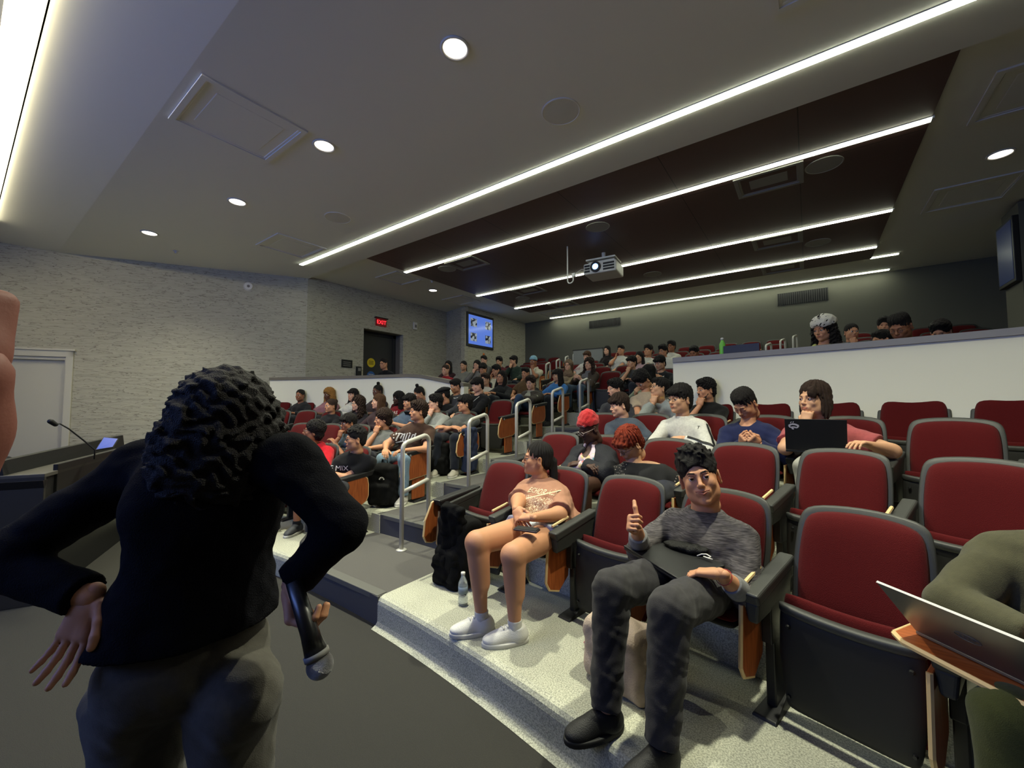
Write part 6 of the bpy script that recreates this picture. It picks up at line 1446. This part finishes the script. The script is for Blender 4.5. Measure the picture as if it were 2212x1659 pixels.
# ---------------------------------------------------------------- laptops
def frame_box(b, O, X, Y, Z, lo, hi, mi=0):
    P = lambda x, y, z: O + X * x + Y * y + Z * z
    return b.hexa([P(lo[0], lo[1], lo[2]), P(hi[0], lo[1], lo[2]), P(hi[0], hi[1], lo[2]), P(lo[0], hi[1], lo[2])], [P(lo[0], lo[1], hi[2]), P(hi[0], lo[1], hi[2]), P(hi[0], hi[1], hi[2]), P(lo[0], hi[1], hi[2])], mi)
def laptop(label, c, ang, w_, h_, tilt, mat, back=1, logo=None, d_=.24):
    """open laptop, hinge at c, lid back faces local -Y (towards the camera side)"""
    t = thing('laptop', label, 'laptop', c, ang)
    b = MB(); b.box((-w_ / 2, 0, -.016), (w_ / 2, d_, 0)); b.build('laptop_base', mat, parent=t, bevel=.004)
    b = MB(); b.box((-w_ / 2 + .02, .02, 0), (w_ / 2 - .02, .12, .002)); b.build('keyboard', m_dark, parent=t)
    X, Z = Vector((1, 0, 0)), Vector((0, -math.sin(tilt), math.cos(tilt))); Y = Z.cross(X)
    b = MB(); frame_box(b, Vector((0, 0, .002)), X, Y, Z, (-w_ / 2, -.003, 0), (w_ / 2, .004, h_)); lid = b.build('laptop_lid', mat, parent=t, bevel=.003)
    b = MB(); frame_box(b, Vector((0, 0, .002)), X, Y, Z, (-w_ / 2 + .01, .0041, .012), (w_ / 2 - .01, .005, h_ - .01)); b.build('laptop_screen', M('laptop_glow', (30, 34, 40), .3, emit=((150, 165, 190), .25)), parent=t)
    return t, lid, X, Y, Z
kx = atD(1762, 974, 2.98)
t, lid, X, Y, Z = laptop('black laptop with a white cartoon-like ghost sticker before the rose tee', kx, 0, .36, .235, R(14), m_dark)
t['label'] = 'black laptop with a small white splash sticker in front of the rose tee'
m_stk = M('sticker_white', (196, 190, 196), .5)
b = MB()
O = Vector((-.12, 0, .185)); Pp = lambda x, z: Vector((0, 0, .002)) + X * (-.125 + x) + Z * (.185 + z) - Y * .0042
for pts, w_ in (([(-.03, 0), (-.012, .012), (.01, .01), (.03, .0)], .012), ([(-.03, 0), (-.02, -.014), (0, -.01), (.02, -.016), (.03, 0)], .01), ([(-.02, .02), (-.012, .03)], .005), ([(-.004, .022), (0, .032)], .005), ([(-.012, -.02), (.0, -.026)], .01)):
    for i in range(len(pts) - 1):
        a_, c_ = Vector(pts[i]), Vector(pts[i + 1]); d = (c_ - a_).normalized(); s = Vector((-d.y, d.x)) * w_ / 2
        b.add([Pp(*(a_ + s)), Pp(*(a_ - s)), Pp(*(c_ - s)), Pp(*(c_ + s))], [(0, 1, 2, 3)])
b.build('laptop_sticker', m_stk, parent=lid)
# foreground: raised writing tablet with the silver laptop
zt = .80; A_ = atZ(1932, 1362, zt); B_ = atZ(2330, 1560, zt); ux = (B_ - A_).normalized(); uy = Vector((-ux.y, ux.x, 0)); 
if uy.dot(A_ - CAM) < 0: uy = -uy
ln = .56
t = thing('writing_tablet_desk', 'orange wood tablet desk swung up under the silver laptop', 'tablet desk', A_)
b = MB(); ol = [(0, 0), (.05, -.03), (.3, -.035), (ln, -.01), (ln, .27), (.3, .3), (.08, .27), (-.03, .12)]
P = lambda x, y, z: (ux * x + uy * y + Vector((0, 0, z)))
n = len(ol); b.add([P(x, y, -.018) for x, y in ol] + [P(x, y, 0) for x, y in ol], [tuple(range(n - 1, -1, -1)), tuple(range(n, 2 * n))] + [(i, (i + 1) % n, n + (i + 1) % n, n + i) for i in range(n)]); b.build('tablet_board', m_wood, parent=t, bevel=.004)
b = MB(); b.tube([P(x, y, -.009) for x, y in ol + ol[:1]], .0098, 6, cap=False); b.build('board_edge', m_ply, parent=t)
b = MB(); b.tube([P(.3, .1, -.02), P(.3, .1, -.12), P(.12, .3, -.2)], .016, 8); b.build('support_arm', m_black, parent=t)
b = MB(); b.tube([P(.12, .3, -.2), P(.12, .3, -.6)], .02, 8); b.build('support_post', m_black, parent=t)
m_alu = M('laptop_silver', (128, 126, 122), .35, metal=.7)
hg = A_ + ux * .03 + uy * .045 + Vector((0, 0, .012)); t = thing('laptop', 'open silver laptop with a thin oval logo on its lid, beside the olive jacket', 'laptop', hg)
top = atD(1893, 1258, (hg - CAM).dot(_fh) * .985) - hg; wv = ux * .37; hv_ = top - ux * 0; 
nn = wv.cross(hv_).normalized(); b = MB(); th = .006
nn = nn if nn.dot(CAM - hg) > 0 else -nn
b.hexa([Vector((0, 0, 0)), wv, wv - nn * th, -nn * th], [hv_, hv_ + wv, hv_ + wv - nn * th, hv_ - nn * th]); lid = b.build('laptop_lid', m_alu, parent=t, bevel=.0015)
b = MB(); rim = .0022; b.hexa([hv_ + nn * .0006, hv_ + wv + nn * .0006, hv_ + wv - nn * (th + .0006), hv_ - nn * (th + .0006)], [hv_ * 1.008 + nn * .0006, hv_ * 1.008 + wv + nn * .0006, hv_ * 1.008 + wv - nn * (th + .0006), hv_ * 1.008 - nn * (th + .0006)]); b.build('lid_edge', m_wht, parent=t)
b = MB(); b.hexa([P(0, 0, -.01), P(.37, 0, -.01), P(.37, .22, -.01), P(0, .22, -.01)], [P(0, 0, 0), P(.37, 0, 0), P(.37, .22, 0), P(0, .22, 0)]); b.build('laptop_base', m_alu, parent=t, bevel=.002)
b = MB(); c_ = wv * .5 + hv_ * .5 + nn * .001; wu, hu = wv.normalized(), hv_.normalized()
b.tube([c_ + wu * .03 * math.cos(q) + hu * .016 * math.sin(q) for q in [2 * math.pi * i / 28 for i in range(29)]], .0009, 5, cap=False); b.build('lid_logo', M('logo_grey', (92, 92, 92), .4), parent=lid)
for i in range(4): b = MB(); q = c_ + wu * (-.016 + i * .01); b.tube([q - hu * .005, q + hu * .005, q + wu * .005], .0008, 4); b.build('logo_letter', M('logo_grey', (92, 92, 92), .4), parent=lid)

# closed laptop, pouch and cable on the lap of the thumbs-up person; phone on the other lap
q = [atD(1366, 1212, 1.98), atD(1470, 1250, 1.74), atD(1590, 1262, 1.9), atD(1480, 1205, 2.12)]
zc = max(v.z for v in q); pt_, at_ = seat_point(0, seat_of(0, -.45), .2); c_ = pt_ + Matrix.Rotation(at_, 3, 'Z') @ Vector((-.06, -.30, .62)); a_ = at_ + R(-20)
t = thing('laptop', 'closed black laptop on the lap of the thumbs-up person', 'laptop', Vector((c_.x, c_.y, c_.z)), a_); t.rotation_euler = (R(4), R(3), a_)
b = MB(); b.box((-.19, -.14, -.012), (.19, .13, .0)); b.build('laptop_base', m_black, parent=t, bevel=.004); b = MB(); b.box((-.19, -.14, .001), (.19, .13, .01)); b.build('laptop_lid', m_black, parent=t, bevel=.003)
f = F(); f.ell((0, 0, .0), (.1, .045, .022)); f.ell((.07, .01, .004), (.05, .035, .018), k=.02); f.noise(.003, 60, 2)
o = mesh_obj('pouch', [nets(f, .005)], [M('black_nylon', (14, 14, 15), .6, spec=.2, bump=(200, .4))]); o.location = c_ + Vector((.03, .08, .03)); o.rotation_euler.z = a_ + R(20); tag(o, 'soft black pouch on the closed black laptop', 'pouch')
c_ = c_ + Vector((.13, .02, .02)); b = MB(); b.tube([c_ + Vector(v) for v in ((-.02, 0, 0), (0, 0, .012), (.02, .0, .016), (.04, -.005, .01), (.03, -.015, .004), (.01, -.01, .006), (.05, -.02, .004))], .0032, 6); tag(b.build('charging_cable', m_wht, smooth=True), 'short white cable curled beside the black pouch on the lap', 'cable')
c_ = atD(1138, 1142, 2.5); t = thing('phone', 'dark phone case lying on the thigh of the brown floral tee', 'phone', c_, R(12)); b = MB(); b.box((-.075, -.035, -.012), (.075, .035, 0)); b.build('phone_case', M('wallet_brown', (48, 32, 32), .5), parent=t, bevel=.005)
b = MB(); b.box((-.07, -.03, .0), (.07, .03, .004)); b.build('phone_screen', m_dark, parent=t, bevel=.002)
c_ = atD(1322, 1042, 3.5); t = thing('phone', 'phone with a green case held by the copper-haired person', 'phone', c_, R(30)); t.rotation_euler.x = R(-30); b = MB(); b.box((-.075, -.036, -.01), (.075, .036, 0)); b.build('phone_case', M('green_case', (34, 74, 62), .5), parent=t, bevel=.005)
b = MB(); b.box((-.07, -.032, .0), (.07, .032, .003)); b.build('phone_screen', M('phone_glow', (180, 190, 190), .4, emit=((200, 215, 215), .35)), parent=t)
for px, py, d, l in ((890, 897, 6.55, 'dark tablet in the hands of the slate blue tee'), (912, 872, 7.6, 'dark tablet held by the person with a topknot')):
    t = thing('tablet_computer', l, 'tablet', atD(px, py, d), R(10)); t.rotation_euler.x = R(-50); b = MB(); b.box((-.12, -.085, -.01), (.12, .085, 0)); b.build('tablet_case', m_dark, parent=t, bevel=.004); b = MB(); b.box((-.11, -.075, 0), (.11, .075, .002)); b.build('tablet_screen', m_black, parent=t)
# ledge things
zl = 2.16; p = atY(1561, 768, arcY(4, -.95) + .1); p.z = zl
t = thing('drink_bottle', 'small lime green bottle standing on the corner of the long ledge', 'bottle', p); b = MB(); b.lathe([(.032, 0), (.034, .02), (.034, .13), (.018, .165), (.015, .18)], n=18); b.build('bottle_body', M('lime_plastic', (110, 190, 70), .3), parent=t, smooth=True)
b = MB(); b.lathe([(.018, .18), (.018, .205), (.005, .21)], n=14); b.build('bottle_cap', m_wht, parent=t, smooth=True)
p = Vector((-.62, arcY(4, -.62) + .1, zl)); t = thing('laptop', 'dark laptop standing on the ledge between the green bottle and the lime hoodie', 'laptop', p, arcA(4, -.62)); b = MB(); b.box((-.19, -.02, .0), (.19, -.005, .1)); b.build('laptop_lid', m_black, parent=t); b = MB(); b.box((-.19, -.02, -.0), (.19, .12, .012)); b.build('laptop_base', m_black, parent=t)
p = Vector((.22, arcY(4, .22) + .11, zl)); t = thing('tablet_computer', 'thin grey tablet lying on the ledge under the lime hoodie', 'tablet', p, arcA(4, .2)); b = MB(); b.box((-.13, -.08, 0), (.13, .08, .008)); b.build('tablet_case', m_grille, parent=t); b = MB(); b.box((-.12, -.07, .008), (.12, .07, .01)); b.build('tablet_screen', m_dark, parent=t)
# low pale board in the upper rows
p = atY(1276, 788, 11.5); t = thing('low_partition', 'low pale grey partition board in the upper rows behind the white tee with red letters', 'partition', (p.x, 11.42, 2.17), 0)
b = MB(); b.box((-.55, 0, .0), (.42, .04, 1.08)); b.build('board_panel', M('pale_board', (120, 122, 122), .7), parent=t, bevel=.004); b = MB(); b.box((-.57, -.01, 1.08), (.44, .05, 1.11)); b.build('board_rim', m_black, parent=t)

# ---------------------------------------------------------------- bags, bottle, cloths on the floor
def backpack(label, p, ang, s=1.0, col=(20, 20, 22), logo=True):
    f = F(); f.box((0, 0, .23), (.11, .055, .17), .045, k=.02); f.box((0, -.09, .14), (.085, .02, .08), .03, k=.03); f.ell((0, -.02, .42), (.12, .07, .05), k=.04); f.noise(.004, 30, 5); f.half((0, 0, .003), (0, 0, -1))
    o = mesh_obj('backpack', [nets(f, .009)], [M('bag%d_%d_%d' % tuple(col), tuple(int(c * .7) for c in col), .85, spec=.15, bump=(200, .35))]); o.location = p; o.rotation_euler.z = ang; o.scale = (s, s, s); tag(o, label, 'backpack')
    b = MB(); b.tube([(-.03, .02, .455), (-.03, .02, .5), (.03, .02, .5), (.03, .02, .455)], .007, 6); b.build('carry_loop', m_black, parent=o, smooth=True)
    for sx in (-.07, .07): b = MB(); b.tube([(sx, .09, .42), (sx * 1.1, .13, .33), (sx * 1.1, .11, .15)], .014, 6); b.build('shoulder_strap', m_black, parent=o, smooth=True)
    if logo:
        bvt = BVHTree.FromPolygons([v.co[:] for v in o.data.vertices], [q.vertices[:] for q in o.data.polygons]); b = MB(); vs = []
        for i in range(13):
            a_ = math.pi * i / 12
            for r in (.03, .022 if i % 4 else .012): h = bvt.ray_cast(Vector((.05 - .03 * 0 + r * math.cos(a_) - .03, -.5, .3 + r * math.sin(a_))), Vector((0, 1, 0)))[0]; vs.append(h + Vector((0, -.003, 0)))
        b.add(vs, [(2 * i, 2 * i + 1, 2 * i + 3, 2 * i + 2) for i in range(12)]); b.build('bag_logo', m_wht, parent=o)
    return o
p = atZ(828, 1092, .39); backpack('black backpack with a small white dome logo, behind the black lettered tee', p, R(30), 1.05)
p = atZ(948, 1026, .58); backpack('black backpack with a white dome logo, leaning by the grey polo', p, R(30), 1.0)
p = atZ(968, 1268, .2) + Vector((0, .12, 0)); o = backpack('slumped black backpack under the first front-row seat, behind the water bottle', p, R(-10), 1.1, (18, 18, 19), False)
f = F(); f.box((0, 0, .34), (.075, .012, .24), .03, k=.02, rot=rotm(0, 6, 4)); f.box((-.03, -.02, .1), (.1, .02, .09), .035, k=.06); f.noise(.009, 34, 3); f.half((0, 0, .004), (0, 0, -1))
o = mesh_obj('black_jacket', [nets(f, .009)], [M('black_cloth', (11, 11, 12), .9, spec=.1, bump=(150, .35))]); o.location = atZ(962, 1278, .2) + Vector((-.02, .1, 0)); tag(o, 'black jacket hanging to the floor from the first front-row seat', 'jacket')
# water bottle
p = atZ(1000, 1306, .2); t = thing('water_bottle', 'clear plastic water bottle on the floor beside the white sneakers', 'bottle', p)
m_clear = M('clear_plastic', (215, 222, 226), .08, spec=.6, trans=.75); b = MB(); b.lathe([(.028, 0), (.032, .01), (.032, .05), (.030, .055), (.032, .06), (.032, .13), (.03, .15), (.014, .185), (.013, .2)], n=20); b.build('bottle_body', m_clear, parent=t, smooth=True)
b = MB(); b.lathe([(.0325, .08), (.0328, .125)], n=20); b.build('bottle_label', M('label_blue', (110, 124, 140), .5), parent=t, smooth=True); b = MB(); b.lathe([(.015, .2), (.015, .215), (.003, .217)], n=14); b.build('bottle_cap', m_wht, parent=t, smooth=True)
# cream tote with a pink book
f = F(); f.box((0, 0, .15), (.13, .05, .1), .05, k=.02); f.ell((0, 0, .08), (.18, .1, .08), k=.04); f.ell((.02, 0, .26), (.12, .06, .05), k=.04); f.noise(.006, 30, 4); f.half((0, 0, .003), (0, 0, -1))
o = mesh_obj('tote_bag', [nets(f, .008)], [M('cream_canvas', (176, 158, 142), .9, bump=(160, .4))]); o.location = atZ(1345, 1478, .2); o.rotation_euler.z = R(-12); tag(o, 'cream canvas bag on the floor behind the grey sweatpants', 'bag')
b = MB(); b.box((-.03, -.105, .08), (-.02, -.098, .26)); b.box((.03, -.105, .08), (.04, -.098, .26)); b.build('bag_seam', M('seam_cream', (150, 132, 118), .9), parent=o)
p = atZ(1262, 1400, .2); t = thing('book', 'pink book poking out beside the cream bag', 'book', p + Vector((.03, .04, 0)), R(-20)); t.rotation_euler.x = R(-30); b = MB(); b.box((-.01, -.07, .0), (.09, .07, .012)); b.build('book_cover', M('pink_cover', (196, 128, 128), .6), parent=t, bevel=.003); b = MB(); b.box((-.006, -.068, .003), (.088, .066, .0095)); b.build('book_pages', m_wht, parent=t)
# navy jacket over the third row's end panel
pe, ae = seat_point(2, seat_x('L', 2, 0) + .31 + .03); f = F(); f.box((0, .05, .34), (.018, .12, .27), .022, k=.01); f.ell((0, .05, .63), (.05, .15, .035), k=.03); f.noise(.008, 26, 2)
o = mesh_obj('navy_jacket', [nets(f, .009)], [M('navy_cloth', (34, 44, 72), .9, bump=(150, .5))]); o.location = pe; o.rotation_euler.z = ae; tag(o, 'navy jacket draped over the end armrest beside the grey polo', 'jacket')
# ---------------------------------------------------------------- lay out the seats, copied from the two built ones
for side, k, j, x in ALL:
    sd = 'ledge side' if side == 'R' else 'exit side'
    if (k, round(x, 2)) in TAKEN: put('down', k, x, 'maroon seat under ' + ' '.join(TAKEN[(k, round(x, 2))].replace(',', '').split()[:12]))
    else:
        blk = 'centre aisle' if k < 6 else 'middle line'
        put('up', k, x, 'empty maroon seat, %s row, %s from the %s, %s' % (ROWN[k], ['first', 'second', 'third', 'fourth', 'fifth', 'sixth', 'seventh', 'eighth', 'ninth', 'tenth', 'eleventh', 'twelfth', 'thirteenth', 'fourteenth', 'fifteenth', 'sixteenth'][j], blk, sd))
for k in range(6):
    for side, s, kind in (('L', -1, 1), ('R', 1, -1)):
        x = seat_x(side, k, 0) - s * (.30 if side == 'R' else .31)
        o = put(kind, k, x, 'orange wood end panel on the %s row beside the centre aisle, %s' % (ROWN[k], 'exit side' if s < 0 else 'ledge side'))
for k in range(6, 12):
    ai = 2.03 + .21 * (k - 6)
    for s in (-1, 1):
        o = put(1 if s < 0 else -1, k, XC + s * (ai + .42), 'wood end panel on the %s row beside the upper stair, %s' % (ROWN[k], 'exit side' if s < 0 else 'ledge side'))
